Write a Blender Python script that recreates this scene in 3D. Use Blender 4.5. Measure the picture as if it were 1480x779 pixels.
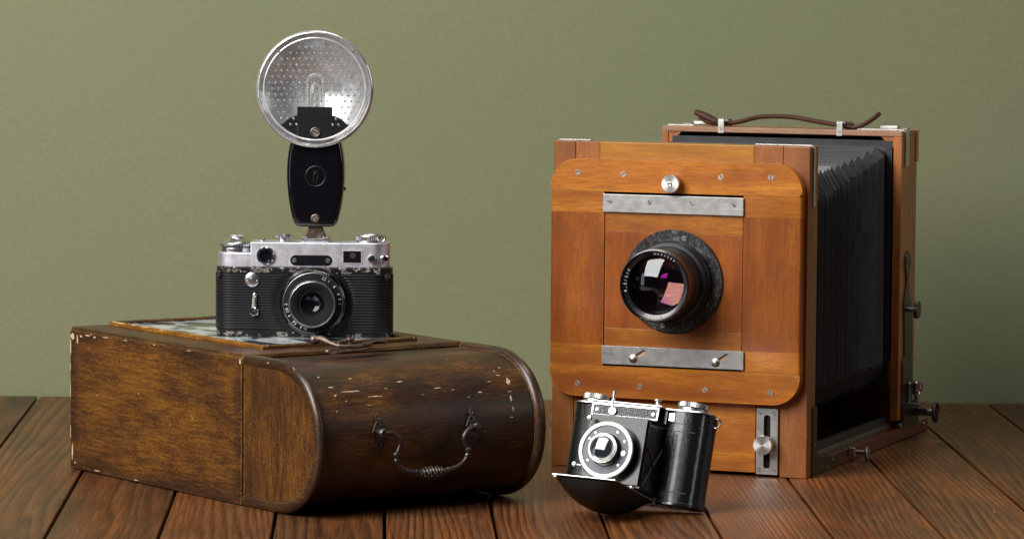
import bpy, bmesh, math, random
from mathutils import Matrix, Vector
from math import sin, cos, pi, radians, sqrt

S = 0.01                                   # all shapes below are written in centimetres
scn = bpy.context.scene
for o in list(bpy.data.objects):
    bpy.data.objects.remove(o)

# ------------------------------------------------------------------ camera
cd = bpy.data.cameras.new('camera')
cam = bpy.data.objects.new('camera', cd)
scn.collection.objects.link(cam)
scn.camera = cam
cd.sensor_width = 36.0
cd.lens = 5921.8 / 1480 * 36
cd.clip_start = 0.05
cd.clip_end = 60
cam.matrix_world = Matrix.Translation((0, 0, 0.43)) @ Matrix.Rotation(pi/2 - 0.07757, 4, 'X') @ Matrix.Rotation(0.00795, 4, 'Z')
cd.dof.use_dof = True
cd.dof.focus_distance = 3.26
cd.dof.aperture_fstop = 18

# ------------------------------------------------------------------ world, lights, exposure
wd = bpy.data.worlds.new('World')
scn.world = wd
wd.use_nodes = True
bgn = wd.node_tree.nodes['Background']
bgn.inputs[0].default_value = (0.80, 0.88, 1.0, 1)
bgn.inputs[1].default_value = 0.03


def area(name, loc, target, sx, sy, power, col=(1, 1, 1)):
    l = bpy.data.lights.new(name, 'AREA')
    l.shape = 'RECTANGLE'
    l.size = sx
    l.size_y = sy
    l.energy = power
    l.color = col
    o = bpy.data.objects.new(name, l)
    scn.collection.objects.link(o)
    o.location = loc
    d = Vector(target) - Vector(loc)
    o.rotation_euler = d.to_track_quat('-Z', 'Y').to_euler()
    return o


area('key_softbox', (-1.15, 2.25, 1.32), (0.0, 3.45, 0.10), 1.25, 1.50, 61, (1.0, 0.975, 0.94))
area('overhead_softbox', (0.15, 3.20, 2.3), (0.0, 3.45, 0.1), 1.2, 0.5, 12, (1.0, 0.99, 0.97))
area('added_low_left_light', (-1.75, 2.55, 0.42), (0.0, 3.35, 0.18), 0.30, 0.80, 1.3, (0.93, 0.96, 1.0))  # added light, draws the stripe down the flash handle's left edge
fill = area('fill_softbox', (1.75, 3.0, 0.75), (0.28, 3.50, 0.12), 0.5, 0.9, 0.6, (0.95, 0.97, 1.0))
fill.data.spread = radians(70)

scn.view_settings.view_transform = 'Standard'
scn.view_settings.look = 'None'
scn.view_settings.exposure = 0.0
scn.view_settings.gamma = 1.0
scn.render.engine = 'CYCLES'
scn.cycles.use_denoising = True
scn.cycles.denoising_input_passes = 'RGB_ALBEDO_NORMAL'
scn.cycles.denoising_prefilter = 'ACCURATE'
scn.cycles.max_bounces = 8
scn.cycles.transparent_max_bounces = 16
scn.cycles.sample_clamp_indirect = 4.0
scn.cycles.caustics_reflective = True

random.seed(7)


# ------------------------------------------------------------------ node helpers
class NT:
    def __init__(self, name):
        self.m = bpy.data.materials.new(name)
        self.m.use_nodes = True
        self.t = self.m.node_tree
        self.b = self.t.nodes['Principled BSDF']
        self.out = self.t.nodes['Material Output']

    def n(self, typ, **kw):
        nd = self.t.nodes.new(typ)
        for k, v in kw.items():
            if k.startswith('i_'):
                key = k[2:]
                nd.inputs[int(key) if key.isdigit() else key.replace('_', ' ')].default_value = v
            else:
                setattr(nd, k, v)
        return nd

    def l(self, a, b):
        self.t.links.new(a, b)

    def set(self, **kw):
        for k, v in kw.items():
            nm = k.replace('_', ' ')
            if hasattr(v, 'is_output') or isinstance(v, bpy.types.NodeSocket):
                self.l(v, self.b.inputs[nm])
            else:
                if nm in ('Base Color', 'Specular Tint', 'Coat Tint', 'Sheen Tint', 'Emission Color') and len(v) == 3:
                    v = (*v, 1)
                self.b.inputs[nm].default_value = v

    def co(self, scale=(1, 1, 1), rnd=0.0, rot=(0, 0, 0), loc=(0, 0, 0)):
        """object coordinates in centimetres, stretched; optionally shifted per object"""
        tc = self.n('ShaderNodeTexCoord')
        src = tc.outputs['Object']
        if rot != (0, 0, 0) or loc != (0, 0, 0):
            mr = self.n('ShaderNodeMapping')
            mr.inputs['Rotation'].default_value = rot
            mr.inputs['Location'].default_value = [v*S for v in loc]
            self.l(src, mr.inputs[0])
            src = mr.outputs[0]
        mp = self.n('ShaderNodeMapping')
        mp.inputs['Scale'].default_value = [100*s for s in scale]
        self.l(src, mp.inputs[0])
        src = mp.outputs[0]
        if rnd:
            oi = self.n('ShaderNodeObjectInfo')
            mu = self.math('MULTIPLY', oi.outputs['Random'], rnd)
            cb = self.n('ShaderNodeCombineXYZ')
            mu2 = self.math('MULTIPLY', oi.outputs['Random'], rnd*1.37)
            self.l(mu, cb.inputs[0])
            self.l(mu2, cb.inputs[1])
            self.l(mu, cb.inputs[2])
            ad = self.n('ShaderNodeVectorMath', operation='ADD')
            self.l(src, ad.inputs[0])
            self.l(cb.outputs[0], ad.inputs[1])
            src = ad.outputs[0]
        return src

    def noise(self, vec, scale=1, detail=4, rough=0.55, dist=0.0):
        nd = self.n('ShaderNodeTexNoise')
        nd.inputs['Scale'].default_value = scale
        nd.inputs['Detail'].default_value = detail
        nd.inputs['Roughness'].default_value = rough
        nd.inputs['Distortion'].default_value = dist
        self.l(vec, nd.inputs['Vector'])
        return nd.outputs[0]

    def math(self, op, a, b=None, c=None, clamp=False):
        nd = self.n('ShaderNodeMath', operation=op)
        nd.use_clamp = clamp
        for i, v in enumerate((a, b, c)):
            if v is None:
                continue
            if isinstance(v, (int, float)):
                nd.inputs[i].default_value = v
            else:
                self.l(v, nd.inputs[i])
        return nd.outputs[0]

    def ramp(self, fac, stops, interp='LINEAR'):
        nd = self.n('ShaderNodeValToRGB')
        cr = nd.color_ramp
        cr.interpolation = interp
        while len(cr.elements) < len(stops):
            cr.elements.new(0.5)
        for e, (p, c) in zip(cr.elements, stops):
            e.position = p
            e.color = (*c, 1) if hasattr(c, '__len__') else (c, c, c, 1)
        self.l(fac, nd.inputs[0])
        return nd.outputs[0]

    def mix(self, fac, a, b, blend='MIX'):
        nd = self.n('ShaderNodeMix', data_type='RGBA', blend_type=blend)
        for sock, v in ((nd.inputs[0], fac), (nd.inputs[6], a), (nd.inputs[7], b)):
            if isinstance(v, (int, float)):
                sock.default_value = v
            elif isinstance(v, (tuple, list)):
                sock.default_value = (*v, 1)
            else:
                self.l(v, sock)
        return nd.outputs[2]

    def bump(self, h, dist=0.01, strength=1.0, normal=None):
        nd = self.n('ShaderNodeBump')
        nd.inputs['Distance'].default_value = dist*S
        nd.inputs['Strength'].default_value = strength
        self.l(h, nd.inputs['Height'])
        if normal is not None:
            self.l(normal, nd.inputs['Normal'])
        self.l(nd.outputs[0], self.b.inputs['Normal'])
        return nd.outputs[0]

    def edge(self, radius=0.15, lo=0.985, hi=0.90):
        bv = self.n('ShaderNodeBevel')
        bv.samples = 4
        bv.inputs[0].default_value = radius*S
        g = self.n('ShaderNodeNewGeometry')
        dp = self.n('ShaderNodeVectorMath', operation='DOT_PRODUCT')
        self.l(bv.outputs[0], dp.inputs[0])
        self.l(g.outputs['Normal'], dp.inputs[1])
        mr = self.n('ShaderNodeMapRange')
        mr.inputs[1].default_value = lo
        mr.inputs[2].default_value = hi
        self.l(dp.outputs['Value'], mr.inputs[0])
        return mr.outputs[0]

    def sep(self, vec):
        nd = self.n('ShaderNodeSeparateXYZ')
        self.l(vec, nd.inputs[0])
        return nd.outputs


def metal(name, col, rough=0.25, metallic=1.0, scr=0.15, spots=None, brushed=None, bump=0.0006, aniso=0, radial_axis='Y'):
    t = NT(name)
    v = t.co((1, 1, 1), rnd=30)
    n1 = t.noise(v, 1.4, 6, 0.65)
    if brushed:
        vb = t.co(brushed, rnd=30)
        nb = t.noise(vb, 1, 5, 0.7)
    else:
        nb = t.noise(v, 9, 4, 0.6)
    r = t.math('MULTIPLY_ADD', n1, scr, rough - scr*0.5)
    r = t.math('MULTIPLY_ADD', nb, scr, r)
    t.set(Roughness=r, Metallic=metallic)
    dark = tuple(c*0.72 for c in col)
    c = t.mix(t.ramp(n1, [(0.35, 0.0), (0.62, 1.0)]), dark, col)
    if spots:
        ns = t.noise(v, spots[0], 5, 0.7)
        c = t.mix(t.ramp(ns, [(spots[1], 0.0), (spots[1]+0.08, 1.0)]), c, spots[2])
    if brushed:
        c = t.mix(t.ramp(nb, [(0.3, 0.0), (0.7, 1.0)]), tuple(x*0.8 for x in col), c)
    t.l(c, t.b.inputs['Base Color'])
    if aniso:
        tg = t.n('ShaderNodeTangent', direction_type='RADIAL', axis=radial_axis)
        t.set(Anisotropic=aniso)
        t.l(tg.outputs[0], t.b.inputs['Tangent'])
    t.bump(nb, bump, 1.0)
    return t.m


def wood(name, dark, mid, light, axis='x', rough=0.36, coat=0.25, var=0.25):
    """polished hardwood: fine fibre along the axis, soft figure, per-piece variation"""
    t = NT(name)
    k = {'x': (0.10, 1, 1), 'z': (1, 1, 0.10), 'y': (1, 0.10, 1)}[axis]
    v = t.co(k, rnd=40)
    vf = t.co(tuple(a if a == 1 else 0.45 for a in k), rnd=40)
    fig = t.noise(v, 0.55, 3, 0.5, 0.6)
    fib = t.noise(v, 5.5, 3, 0.75)
    pore = t.noise(vf, 14.0, 2, 0.5)
    c = t.ramp(fig, [(0.28, dark), (0.5, mid), (0.74, light)])
    f2 = t.ramp(fib, [(0.36, 0.0), (0.60, 1.0)])
    c = t.mix(f2, t.mix(0.55, c, tuple(x*0.85 for x in dark)), c)
    pm = t.ramp(pore, [(0.56, 0.0), (0.68, 1.0)])
    pm2 = t.math('MULTIPLY', pm, 0.45)
    c = t.mix(pm2, c, tuple(x*0.35 for x in dark))
    oi = t.n('ShaderNodeObjectInfo')
    hv = t.n('ShaderNodeHueSaturation')
    t.l(c, hv.inputs['Color'])
    t.l(t.math('MULTIPLY_ADD', oi.outputs['Random'], var, 1.0 - var*0.5), hv.inputs['Value'])
    # old scuffs
    vs = t.co((1, 1, 1), rnd=25)
    sc = t.noise(vs, 0.7, 7, 0.7)
    rr = t.math('MULTIPLY_ADD', sc, 0.30, rough-0.13)
    cc = hv.outputs[0]
    # handling grime, worn arrises and hairline scratches
    gm = t.noise(vs, 0.22, 5, 0.65)
    cc = t.mix(t.ramp(gm, [(0.48, 0.0), (0.70, 0.35)]), cc, tuple(x*0.55 for x in dark))
    ed = t.edge(0.10)
    cc = t.mix(t.math('MULTIPLY', ed, t.math('MULTIPLY_ADD', sc, 1.2, -0.25)), cc, tuple(min(1, x*1.35+0.03) for x in light))
    s1 = t.noise(t.co((3.2, 3.2, 0.22), rot=(0, 0.9, 0), rnd=13), 2.0, 1, 0.5)
    s2 = t.noise(t.co((0.2, 3.0, 3.2), rot=(0, 0.25, 0), rnd=29), 2.0, 1, 0.5)
    sm = t.ramp(t.math('MAXIMUM', s1, s2), [(0.765, 0.0), (0.79, 1.0)])
    cc = t.mix(t.math('MULTIPLY', sm, 0.45), cc, tuple(min(1, x*1.2+0.06) for x in light))
    t.l(cc, t.b.inputs['Base Color'])
    t.l(rr, t.b.inputs['Roughness'])
    t.set(Coat_Weight=coat*1.6, Coat_Roughness=0.14)
    h = t.math('ADD', t.math('MULTIPLY', fib, 0.7), t.math('MULTIPLY', pm, -0.5))
    t.bump(h, 0.010, 0.55)
    return t.m


# ------------------------------------------------------------------ materials
MT = {}
MT['wood_h'] = wood('honey_wood_across', (0.32, 0.078, 0.004), (0.52, 0.165, 0.010), (0.68, 0.255, 0.022), 'x')
MT['wood_h2'] = wood('pale_honey_wood_across', (0.40, 0.145, 0.010), (0.60, 0.26, 0.028), (0.76, 0.38, 0.06), 'x')
MT['wood_v'] = wood('red_brown_wood_upright', (0.25, 0.055, 0.003), (0.39, 0.100, 0.005), (0.50, 0.150, 0.009), 'z')
MT['wood_v2'] = wood('dull_brown_wood_upright', (0.27, 0.082, 0.017), (0.38, 0.13, 0.028), (0.46, 0.18, 0.045), 'z', rough=0.45, coat=0.1)
MT['wood_rear'] = wood('grey_brown_wood_across', (0.34, 0.16, 0.085), (0.48, 0.25, 0.145), (0.58, 0.33, 0.21), 'x', rough=0.5, coat=0.05)
MT['wood_rear_v'] = wood('red_wood_upright', (0.30, 0.085, 0.018), (0.46, 0.155, 0.030), (0.56, 0.21, 0.05), 'z', rough=0.42, coat=0.2)
MT['wood_bed'] = wood('dark_red_wood_lengthwise', (0.07, 0.008, 0.004), (0.13, 0.016, 0.006), (0.18, 0.028, 0.008), 'y', rough=0.35, coat=0.3)
MT['wood_bed_x'] = wood('dark_red_wood_across', (0.07, 0.010, 0.005), (0.12, 0.018, 0.008), (0.17, 0.03, 0.010), 'x', rough=0.4, coat=0.3)

MT['steel'] = metal('brushed_nickel', (0.62, 0.61, 0.60), 0.34, brushed=(0.25, 12, 12), spots=(1.2, 0.66, (0.46, 0.45, 0.44)))
MT['steel_dark'] = metal('dull_steel', (0.40, 0.38, 0.36), 0.36, brushed=(6, 0.3, 6), spots=(2.5, 0.60, (0.16, 0.13, 0.11)))
MT['nickel'] = metal('nickel_trim', (0.78, 0.76, 0.73), 0.28, spots=(3.0, 0.66, (0.45, 0.40, 0.35)))
MT['screw'] = metal('screw_steel', (0.66, 0.63, 0.58), 0.30, spots=(6, 0.6, (0.25, 0.2, 0.16)))
MT['knob_face'] = metal('turned_knob', (0.80, 0.78, 0.75), 0.38, scr=0.08, aniso=0.6)
MT['chrome'] = metal('satin_chrome', (0.80, 0.80, 0.82), 0.22, scr=0.10)
MT['chrome_bright'] = metal('polished_chrome', (0.86, 0.86, 0.87), 0.10, scr=0.06)
MT['topplate'] = metal('matte_chrome_plate', (0.90, 0.90, 0.98), 0.46, scr=0.04)
MT['reflector'] = metal('mirror_bowl', (0.95, 0.95, 0.96), 0.20, metallic=0.80, scr=0.06)
MT['rim'] = metal('frosted_rim', (0.86, 0.85, 0.84), 0.20, metallic=0.5, scr=0.08)
MT['bronze'] = metal('worn_bronze', (0.20, 0.145, 0.12), 0.36, metallic=0.9, spots=(3, 0.55, (0.36, 0.26, 0.21)), bump=0.004)
MT['dark_iron'] = metal('dark_cast_iron', (0.105, 0.088, 0.080), 0.36, metallic=0.95, spots=(4, 0.60, (0.22, 0.18, 0.15)), bump=0.004)
MT['grey_face'] = metal('grey_shutter_face', (0.17, 0.175, 0.20), 0.50, metallic=0.4, scr=0.1)
MT['gunmetal'] = metal('blackened_steel', (0.15, 0.135, 0.125), 0.28, scr=0.1, spots=(2, 0.62, (0.30, 0.26, 0.23)))
MT['track'] = metal('tarnished_track', (0.13, 0.12, 0.11), 0.5, scr=0.1)


def plain(name, col, rough=0.4, spec=0.5, coat=0.0, coat_r=0.1, nscale=3.0, var=0.3, bumpd=0.0, bscale=30, rvar=0.25):
    t = NT(name)
    v = t.co((1, 1, 1), rnd=20)
    n = t.noise(v, nscale, 6, 0.65)
    c = t.mix(n, tuple(x*(1-var) for x in col), tuple(min(1, x*(1+var)) for x in col))
    t.l(c, t.b.inputs['Base Color'])
    t.l(t.math('MULTIPLY_ADD', n, rvar, rough-rvar*0.48), t.b.inputs['Roughness'])
    t.set(Coat_Weight=coat, Coat_Roughness=coat_r)
    t.b.inputs['Specular IOR Level'].default_value = spec
    if bumpd:
        t.bump(t.noise(v, bscale, 3, 0.6), bumpd, 1.0)
    return t.m


MT['bakelite'] = plain('glossy_black_plastic', (0.004, 0.004, 0.006), 0.10, 0.5, 0.5, 0.03, rvar=0.06)
MT['board_enamel'] = plain('dark_board_enamel', (0.006, 0.006, 0.010), 0.22, 0.35, 0.12, 0.10)
MT['black_satin'] = plain('black_anodised', (0.012, 0.012, 0.013), 0.36, 0.5)
MT['black_gloss'] = plain('black_enamel', (0.006, 0.006, 0.009), 0.24, 0.6, 0.5, 0.10)
MT['black_matte'] = plain('matte_black', (0.006, 0.006, 0.007), 0.75, 0.25)
MT['warm_black'] = plain('warm_black_paint', (0.020, 0.012, 0.007), 0.38, 0.5)
MT['leather_brown'] = plain('brown_leather', (0.075, 0.026, 0.014), 0.5, 0.4, bumpd=0.012, bscale=14, var=0.5)
MT['matte_bed'] = plain('dark_matte_red_wood', (0.085, 0.018, 0.009), 0.85, 0.08)
MT['screw_slot'] = plain('shaded_screw_slot', (0.05, 0.04, 0.03), 0.7)  # slot floor coloured dark to stand for the shade inside it
MT['knob_metal'] = metal('knob_metal', (0.80, 0.79, 0.80), 0.24, scr=0.10)
MT['white_ink'] = plain('white_engraving', (0.75, 0.75, 0.74), 0.6)
MT['gold_ink'] = plain('tan_engraving', (0.55, 0.42, 0.24), 0.6)

t = NT('worn_black_paint')
v = t.co()
n = t.noise(v, 1.6, 7, 0.72)
sx = t.sep(t.co())
lowm = t.math('DIVIDE', t.math('SUBTRACT', 0.66, sx[2]), 0.25, clamp=True)
him = t.math('DIVIDE', t.math('SUBTRACT', sx[2], 4.95), 0.25, clamp=True)
msk = t.math('ADD', t.math('MAXIMUM', lowm, him), -1.0)
msk = t.math('ADD', n, msk)
wear = t.ramp(msk, [(0.535, 0.0), (0.545, 1.0)])
t.l(t.mix(wear, (0.010, 0.010, 0.011), (0.42, 0.38, 0.35)), t.b.inputs['Base Color'])
t.l(wear, t.b.inputs['Metallic'])
t.l(t.math('MULTIPLY_ADD', n, 0.2, 0.22), t.b.inputs['Roughness'])
t.bump(t.math('MULTIPLY', wear, -1.0), 0.01, 0.7)
MT['worn_black'] = t.m

t = NT('ribbed_leatherette')
n = t.noise(t.co((0.4, 1, 1)), 12, 4, 0.6)
t.l(t.mix(n, (0.005, 0.005, 0.006), (0.014, 0.014, 0.016)), t.b.inputs['Base Color'])
t.set(Roughness=0.42)
t.b.inputs['Specular IOR Level'].default_value = 0.25
t.bump(n, 0.004, 0.8)
MT['ribbed'] = t.m


def leather(name, col, scale=12, rough=0.17, d=0.006):
    t = NT(name)
    v = t.co((1, 1, 1))
    vo = t.n('ShaderNodeTexVoronoi', feature='DISTANCE_TO_EDGE')
    vo.inputs['Scale'].default_value = scale
    t.l(v, vo.inputs['Vector'])
    n = t.noise(v, 1.5, 5, 0.6)
    e = t.ramp(vo.outputs['Distance'], [(0.0, 0.0), (0.22, 1.0)])
    t.l(t.mix(n, col, tuple(c*1.9 for c in col)), t.b.inputs['Base Color'])
    t.l(t.math('MULTIPLY_ADD', n, 0.14, rough-0.07), t.b.inputs['Roughness'])
    t.b.inputs['Specular IOR Level'].default_value = 0.5 if rough > 0.3 else 0.6
    t.set(Coat_Weight=0.0 if rough > 0.3 else 0.35, Coat_Roughness=0.10)
    t.bump(e, d, 0.8)
    return t.m


MT['shell_black'] = leather('dull_black_shell', (0.004, 0.004, 0.005), rough=0.42, d=0.012)
MT['leather_black'] = leather('black_grained_leather', (0.005, 0.005, 0.006))

# bellows cloth: fine weave, ridge highlights painted as lighter fold edges
t = NT('bellows_cloth')
v = t.co()
wv = t.noise(t.co((1, 1, 1)), 22, 2, 0.5)
dn = t.noise(v, 0.5, 6, 0.7)
t.l(t.mix(dn, (0.010, 0.010, 0.012), (0.034, 0.033, 0.036)), t.b.inputs['Base Color'])
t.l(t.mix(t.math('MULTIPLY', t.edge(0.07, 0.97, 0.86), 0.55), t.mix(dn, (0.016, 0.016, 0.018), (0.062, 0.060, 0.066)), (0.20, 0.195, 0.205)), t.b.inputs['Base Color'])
t.l(t.math('MULTIPLY_ADD', dn, 0.30, 0.20), t.b.inputs['Roughness'])
t.bump(t.math('ADD', t.math('MULTIPLY', wv, 0.3), dn), 0.03, 0.7)
MT['bellows'] = t.m

# speckled flange: worn black lacquer over steel
t = NT('speckled_flange')
v = t.co()
n = t.noise(v, 4.5, 8, 0.80)
n2 = t.noise(v, 0.6, 3, 0.5)
c = t.ramp(t.math('MULTIPLY_ADD', n2, 0.35, t.math('SUBTRACT', n, 0.17)), [(0.40, (0.012, 0.012, 0.013)), (0.52, (0.055, 0.054, 0.056)), (0.70, (0.26, 0.25, 0.26))])
t.l(c, t.b.inputs['Base Color'])
t.set(Metallic=0.55)
t.l(t.math('MULTIPLY_ADD', n, 0.3, 0.22), t.b.inputs['Roughness'])
t.bump(n, 0.02, 0.7)
MT['flange'] = t.m

# woven dark leatherette insert
t = NT('woven_insert')
ck = t.n('ShaderNodeTexVoronoi')
ck.inputs['Scale'].default_value = 7.5
ck.inputs['Randomness'].default_value = 0.35
t.l(t.co((0.75, 1, 1.3)), ck.inputs['Vector'])
t.l(t.mix(t.ramp(ck.outputs['Distance'], [(0.1, 0.0), (0.6, 1.0)]), (0.22, 0.23, 0.26), (0.012, 0.012, 0.014)), t.b.inputs['Base Color'])
t.set(Roughness=0.35, Metallic=0.3)
t.bump(ck.outputs['Distance'], -0.03, 1.0)
MT['woven'] = t.m


def glass(name, tint=(1, 1, 1), gl=(1, 1, 1), ior=1.5, rough=0.0, base=0.0, boost=1.0, dust=0.0, gl2=None):
    """thin coated glass: Fresnel mix of see-through and mirror"""
    t = NT(name)
    t.t.nodes.remove(t.b)
    tr = t.n('ShaderNodeBsdfTransparent')
    tr.inputs[0].default_value = (*tint, 1)
    g = t.n('ShaderNodeBsdfGlossy')
    g.inputs['Color'].default_value = (*gl, 1)
    g.inputs['Roughness'].default_value = rough
    lf = t.n('ShaderNodeLayerWeight')
    lf.inputs[0].default_value = 0.5
    f0 = ((ior-1)/(ior+1))**2
    sch = t.math('MULTIPLY_ADD', t.math('POWER', lf.outputs['Facing'], 5.0), 1-f0, f0)
    f = t.math('MULTIPLY_ADD', sch, boost, base, clamp=True)
    mx = t.n('ShaderNodeMixShader')
    t.l(f, mx.inputs[0])
    t.l(tr.outputs[0], mx.inputs[1])
    t.l(g.outputs[0], mx.inputs[2])
    last = mx.outputs[0]
    if gl2:
        # coating tint painted across the element, colouring its reflection from peach to magenta
        q = t.sep(t.co((1, 1, 1), loc=(-11.0, 0, -14.4)))
        fq = t.math('ADD', t.math('MULTIPLY_ADD', q[0], -0.32, 0.62), t.math('MULTIPLY', q[2], -0.42), clamp=True)
        t.l(t.ramp(fq, [(0.15, gl), (0.85, gl2)]), g.inputs['Color'])
    if dust:
        df = t.n('ShaderNodeBsdfDiffuse')
        df.inputs[0].default_value = (0.8, 0.8, 0.8, 1)
        m2 = t.n('ShaderNodeMixShader')
        m2.inputs[0].default_value = dust
        t.l(last, m2.inputs[1])
        t.l(df.outputs[0], m2.inputs[2])
        last = m2.outputs[0]
    t.l(last, t.out.inputs[0])
    return t.m


MT['glass'] = glass('clear_glass')
MT['glass_dull'] = glass('dusty_clear_cover', tint=(0.97, 0.98, 0.98), rough=0.03, base=0.0, dust=0.012)
MT['lens_front'] = glass('coated_front_element', tint=(0.80, 0.70, 0.82), gl=(0.92, 0.95, 1.0), ior=1.56, rough=0.012, base=0.015)
MT['lens_inner'] = glass('magenta_coated_element', tint=(0.55, 0.4, 0.55), gl=(1.0, 0.58, 0.36), gl2=(0.60, 0.10, 0.64), ior=1.5, rough=0.035, base=0.05)
MT['lens_deep'] = glass('amber_coated_element', tint=(0.1, 0.1, 0.1), gl=(0.75, 0.10, 0.65), ior=1.5, rough=0.10, base=0.20)
t = NT('dark_lens_glass')
t.set(Base_Color=(0.004, 0.005, 0.008), Roughness=0.03, Coat_Weight=1.0, Coat_Roughness=0.0)
t.b.inputs['Specular IOR Level'].default_value = 0.9
MT['glass_dark'] = t.m
t = NT('pale_blue_lens_glass')
t.set(Base_Color=(0.02, 0.025, 0.03), Roughness=0.06, Metallic=0.0, Coat_Weight=1.0, Coat_Roughness=0.02)
t.b.inputs['Specular IOR Level'].default_value = 1.0
MT['glass_pale'] = t.m
t = NT('frosted_flash_tube')
t.set(Base_Color=(0.90, 0.88, 0.88), Roughness=0.10, Transmission_Weight=0.70)
MT['tube'] = t.m


# antiqued chest paint
def chest_mat(name, axis, ochre=1.0, edge=None, pw=0.35):
    t = NT(name)
    k = {'x': (0.09, 1, 1), 'y': (1, 0.09, 1), 'z': (1, 1, 0.09)}[axis]
    v = t.co(k, rnd=9)
    v1 = t.co((1, 1, 1), rnd=9)
    streak = t.noise(v, 6.0, 4, 0.75)
    patch = t.noise(t.co(tuple(a if a == 1 else 0.4 for a in k), rnd=9), 0.42, 4, 0.55)
    fine = t.noise(v1, 7, 2, 0.8)
    m = t.math('ADD', t.math('MULTIPLY_ADD', streak, 0.55, 0.225), t.math('MULTIPLY', patch, pw))
    m = t.math('ADD', m, t.math('MULTIPLY_ADD', fine, 0.42, 0.165 + 0.5*(0.25-pw)))
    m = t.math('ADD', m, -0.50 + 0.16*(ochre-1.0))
    if edge:
        s = t.sep(t.co())
        (x0, x1, z0, z1, w) = edge
        dx = t.math('MINIMUM', t.math('SUBTRACT', s[0], x0), t.math('SUBTRACT', x1, s[0]))
        dz = t.math('MINIMUM', t.math('SUBTRACT', s[2], z0), t.math('SUBTRACT', z1, s[2]))
        d = t.math('MINIMUM', dx, dz)
        d = t.math('ADD', d, t.math('MULTIPLY', patch, 1.2))
        e = t.math('DIVIDE', d, w, clamp=True)
        m = t.math('ADD', m, t.math('MULTIPLY_ADD', e, 0.20, -0.17))
    c = t.ramp(m, [(0.36, (0.026, 0.014, 0.008)), (0.49, (0.062, 0.025, 0.009)), (0.60, (0.138, 0.054, 0.010)), (0.73, (0.25, 0.102, 0.012)), (0.86, (0.46, 0.23, 0.035))])
    # bare chips down to pale gesso
    ch = t.noise(t.co(tuple(a if a == 1 else 0.35 for a in k), rnd=9), 2.2, 3, 0.5)
    ch2 = t.noise(v1, 0.22, 2, 0.5)
    cm = t.ramp(t.math('ADD', ch, t.math('MULTIPLY', ch2, 0.28)), [(0.905, 0.0), (0.915, 1.0)])
    c = t.mix(cm, c, (0.55, 0.36, 0.20))
    ed = t.edge(0.22)
    em = t.ramp(t.math('MULTIPLY_ADD', ed, 0.30, t.math('ADD', t.math('MULTIPLY', fine, 0.8), t.math('MULTIPLY', patch, 0.4))), [(0.80, 0.0), (0.92, 0.8)])
    c = t.mix(em, c, (0.42, 0.22, 0.045))
    t.l(c, t.b.inputs['Base Color'])
    t.l(t.math('MULTIPLY_ADD', streak, 0.40, 0.16), t.b.inputs['Roughness'])
    t.b.inputs['Specular IOR Level'].default_value = 0.4
    h = t.math('ADD', streak, t.math('MULTIPLY', cm, -1.2))
    t.bump(h, 0.022, 0.8)
    return t.m


MT['chest_side'] = chest_mat('ochre_antiqued_paint', 'x', 1.25, edge=(-27.5, 0.0, 0.0, 11.8, 2.2))
MT['chest_end'] = chest_mat('ochre_antiqued_paint_upright', 'z', 1.1)
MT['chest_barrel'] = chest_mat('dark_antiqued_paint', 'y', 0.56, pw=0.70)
MT['chest_top'] = chest_mat('antiqued_paint_top', 'x', 0.85)
MT['chest_trim'] = chest_mat('worn_lit_trim_paint', 'x', 2.1)  # worn ochre paint, brightened for the near strip where light hits
MT['chest_rim'] = chest_mat('rim_paint', 'x', 0.5)
MT['chest_rim'].node_tree.nodes['Principled BSDF'].inputs['Coat Weight'].default_value = 0.5
MT['chest_rim'].node_tree.nodes['Principled BSDF'].inputs['Coat Roughness'].default_value = 0.2
MT['gesso'] = plain('bare_gesso_chip', (0.62, 0.44, 0.28), 0.7)

# glossy printed panel (abstract blotches)
t = NT('glossy_print')
v = t.co((0.30, 0.45, 1))
n = t.noise(v, 1.0, 3, 0.5, 0.6)
c = t.ramp(n, [(0.40, (0.015, 0.02, 0.025)), (0.47, (0.07, 0.11, 0.13)), (0.51, (0.50, 0.60, 0.66)), (0.60, (0.85, 0.88, 0.90))])
t.l(c, t.b.inputs['Base Color'])
t.set(Roughness=0.16, Coat_Weight=0.6, Coat_Roughness=0.08)
MT['print'] = t.m

# floor planks
t = NT('stained_pine_plank')
oi = t.n('ShaderNodeObjectInfo')
rv = oi.outputs['Random']
v = t.co((0.085, 0.0080, 1), rnd=60)
base = t.noise(v, 1.0, 1.5, 0.45, 0.15)
wob = t.noise(t.co((0.45, 0.016, 1), rnd=60), 1.0, 2, 0.5)
xo = t.sep(t.co((1, 1, 1), rnd=17))[0]
phase = t.math('ADD', t.math('MULTIPLY', base, 15.0), t.math('MULTIPLY', wob, 2.6))
phase = t.math('ADD', phase, t.math('MULTIPLY', xo, t.math('MULTIPLY_ADD', rv, 1.7, 0.5)))
fr = t.math('FRACT', phase)
rmod = t.noise(t.co((0.25, 0.03, 1), rnd=12), 1.0, 3, 0.6)
ring = t.ramp(fr, [(0.0, 0.50), (0.15, 0.85), (0.40, 0.70), (0.66, 0.50), (0.86, 0.22), (1.0, 0.50)])
fib = t.noise(t.co((1, 0.022, 1), rnd=60), 7.0, 4, 0.75)
pt = t.noise(t.co((0.5, 0.10, 1), rnd=33), 0.55, 4, 0.6)
rub = t.noise(t.co((1, 0.12, 1), rnd=70), 0.9, 5, 0.7)
mm = t.math('ADD', t.math('MULTIPLY', t.math('SUBTRACT', ring, 0.5), t.math('MULTIPLY_ADD', rmod, 2.0, -0.58)), t.math('MULTIPLY_ADD', fib, 0.80, 0.12))
c = t.ramp(mm, [(0.24, (0.036, 0.013, 0.006)), (0.52, (0.138, 0.051, 0.021)), (0.84, (0.29, 0.115, 0.048))])
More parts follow.
